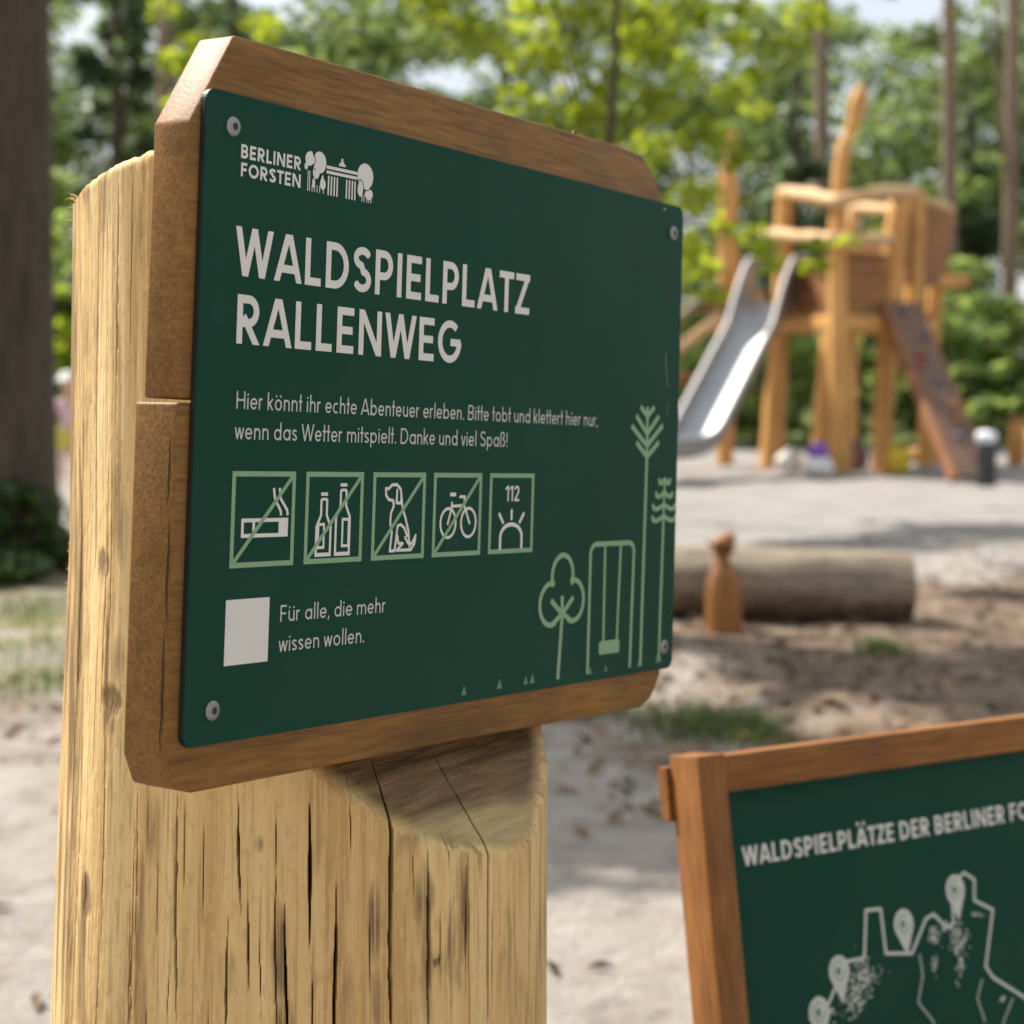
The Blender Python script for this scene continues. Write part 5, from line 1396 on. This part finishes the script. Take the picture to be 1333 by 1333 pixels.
mb.build('body', M['carved'], carv, autosmooth=60)
MB().blob((-.012, -.005, .358), .055, .050, .043, rough=.30, seed=9, nu=14, nv=9, freq=2.2).build('head', M['carved'], carv, smooth=True)
MB().blob((.022, -.004, .392), .020, .02, .017, rough=.25, seed=3, nu=10, nv=7).build('knob', M['carved'], carv, smooth=True)

# ================================================================== CHILD FAR LEFT, BEHIND THE LOG
def child():
    Y = 17.0; p = gp(90, Y)
    root = empty('person', (p.x, Y, 0), 'child in white hat, pale pink top and yellow shorts, far behind the log post', 'person')
    J = {'pel': (0, 0, .50), 'sp': (0, 0, .62), 'ch': (0, -.01, .74), 'nk': (0, 0, .82), 'hd': (0, 0, .90), 'hl': (.055, 0, .47), 'kl': (.06, -.03, .27), 'al': (.06, 0, .06), 'tl': (.065, -.09, .03), 'hr': (-.055, 0, .47), 'kr': (-.065, .0, .27), 'ar': (-.06, .02, .06), 'tr': (-.065, -.07, .03),
         'sl': (.10, 0, .78), 'el': (.15, -.01, .64), 'wl': (.16, -.06, .53), 'sr': (-.10, 0, .78), 'er': (-.15, -.01, .64), 'wr': (-.17, -.06, .53), 'fl': (.165, -.08, .48), 'fr': (-.175, -.08, .48)}
    R = {'pel': .075, 'sp': .07, 'ch': .08, 'nk': .032, 'hd': .05, 'hl': .052, 'kl': .036, 'al': .024, 'tl': .02, 'sl': .034, 'el': .024, 'wl': .018, 'fl': .017}
    for k in list(R):
        if k.endswith('l') and k not in ('pel',): R[k[:-1] + 'r'] = R[k]
    E_ = [('pel', 'sp'), ('sp', 'ch'), ('ch', 'nk'), ('nk', 'hd'), ('pel', 'hl'), ('hl', 'kl'), ('kl', 'al'), ('al', 'tl'), ('pel', 'hr'), ('hr', 'kr'), ('kr', 'ar'), ('ar', 'tr'), ('ch', 'sl'), ('sl', 'el'), ('el', 'wl'), ('wl', 'fl'), ('ch', 'sr'), ('sr', 'er'), ('er', 'wr'), ('wr', 'fr')]
    def skin(name, keys, grow, mat, parent):
        ks = [k for k in J if k in keys]; me = bpy.data.meshes.new(name)
        me.from_pydata([J[k] for k in ks], [(ks.index(a), ks.index(b)) for a, b in E_ if a in ks and b in ks], [])
        o = link_mesh(name, me, mat, parent)
        md = o.modifiers.new('skin', 'SKIN')
        for i, k in enumerate(ks):
            v = me.skin_vertices[0].data[i]; v.radius = (R[k] * grow, R[k] * grow); v.use_root = (k == ks[0])
        s = o.modifiers.new('sub', 'SUBSURF'); s.levels = 2; s.render_levels = 2
        return o
    skin_m = plain('skin', (.55, .33, .24), rough=.55, vary=.06)
    body = skin('body', set(J), 1.0, skin_m, root)
    MB().blob((0, -.005, .945), .075, .088, .098, rough=.03, seed=1).build('head', skin_m, body, smooth=True)
    skin('pink_top', {'pel', 'sp', 'ch', 'sl', 'el', 'sr', 'er'}, 1.16, plain('pale_pink_cotton', (.62, .42, .47), rough=.85), root)
    J2 = dict(J); J['kl'] = (.06, -.02, .31); J['kr'] = (-.063, 0, .31)
    skin('yellow_shorts', {'pel', 'hl', 'kl', 'hr', 'kr'}, 1.22, plain('yellow_cotton', (.55, .48, .09), rough=.85), root)
    J.update(J2)
    MB().lathe([(.135, .975), (.13, .985), (.092, .99), (.088, 1.03), (.07, 1.055), (.02, 1.065)], (0, 0, 0), seg=20).build('sun_hat', plain('white_cotton', (.78, .78, .75), rough=.85), root, smooth=True)
child()

# ================================================================== GROUND COVER
def scatter_leaves():
    rng = np.random.default_rng(8); n = 7000
    y = 2.6 + rng.random(n) ** 1.3 * 9; x = rng.uniform(-.32, .32, n) * y * 1.05
    keep = rng.random(n) < np.clip(.03 + .45 * (x > .2) * (y > 4.5) + .22 * (y > 5), 0, 1)
    x, y = x[keep], y[keep]; n = len(x)
    z = np.array([ground_z(float(a), float(b)) for a, b in zip(x, y)]) + .008
    p = np.stack([x, y, z], 1)
    nr = rng.normal(size=(n, 3)) * .5; nr[:, 2] = 1; nr /= np.linalg.norm(nr, axis=1)[:, None]
    a = rng.normal(size=(n, 3)); a -= nr * (a * nr).sum(1)[:, None]; a /= np.linalg.norm(a, axis=1)[:, None]; b = np.cross(nr, a)
    s = rng.uniform(.012, .045, n)[:, None]; el = rng.uniform(.15, .6, n)[:, None]
    v = np.stack([p - a * s, p + b * s * el + nr * s * .2, p + a * s, p - b * s * el + nr * s * .2], 1).reshape(-1, 3)
    me = bpy.data.meshes.new('leaf_litter'); me.from_pydata(v.tolist(), [], np.arange(4 * n).reshape(-1, 4).tolist())
    t = me.attributes.new("tint", 'FLOAT', 'POINT'); t.data.foreach_set("value", np.repeat(rng.random(n), 4).astype(np.float32))
    tag(link_mesh('leaf_litter', me, M['litter']), 'dry brown leaves and bark bits strewn over the sand', 'leaf litter', kind='stuff')
scatter_leaves()
def grass(name, spots, n, label, seed):
    rng = random.Random(seed); V = []; Fs = []; T = []
    for i in range(n):
        cx, cy, rx, ry = spots[rng.randrange(len(spots))]
        x = cx + rng.gauss(0, .5) * rx; y = cy + rng.gauss(0, .5) * ry; z = ground_z(x, y) - .004
        h = rng.uniform(.02, .075); a = rng.uniform(0, 6.28); l = rng.uniform(.2, .9) * h; w = rng.uniform(.002, .004)
        dx, dy = math.cos(a), math.sin(a); k = len(V)
        V += [(x - dy * w, y + dx * w, z), (x + dy * w, y - dx * w, z), (x + dx * l * .4 + dy * w * .7, y + dy * l * .4 - dx * w * .7, z + h * .6), (x + dx * l * .4 - dy * w * .7, y + dy * l * .4 + dx * w * .7, z + h * .6), (x + dx * l, y + dy * l, z + h)]
        Fs += [(k, k + 1, k + 2, k + 3), (k + 3, k + 2, k + 4)]; T += [rng.random()] * 5
    me = bpy.data.meshes.new(name); me.from_pydata(V, [], Fs)
    t = me.attributes.new("tint", 'FLOAT', 'POINT'); t.data.foreach_set("value", np.array(T, np.float32))
    tag(link_mesh(name, me, M['grass']), label, 'grass', kind='stuff')
sp = []
for px, py, rx, ry in ((880, 945, .16, .25), (930, 950, .14, .2), (985, 955, .10, .2), (765, 925, .12, .2), (1150, 845, .1, .15), (1115, 800, .06, .05), (1165, 800, .06, .06)):
    Y = CAM_H * F_PX / (py - PY0); sp.append(((px - PX0) / F_PX * Y, Y, rx, ry))
grass('grass_tufts', sp, 2600, 'sparse green grass tufts in the sand between sign and bench', 4)
sp = []
for px, py, rx, ry in ((40, 850, .4, .6), (10, 800, .4, .5), (70, 790, .3, .5), (60, 890, .25, .3)):
    Y = CAM_H * F_PX / (py - PY0); sp.append(((px - PX0) / F_PX * Y, Y, rx, ry))
grass('thin_grass', sp, 1100, 'thin dry grass on the sand left of the log post', 5)
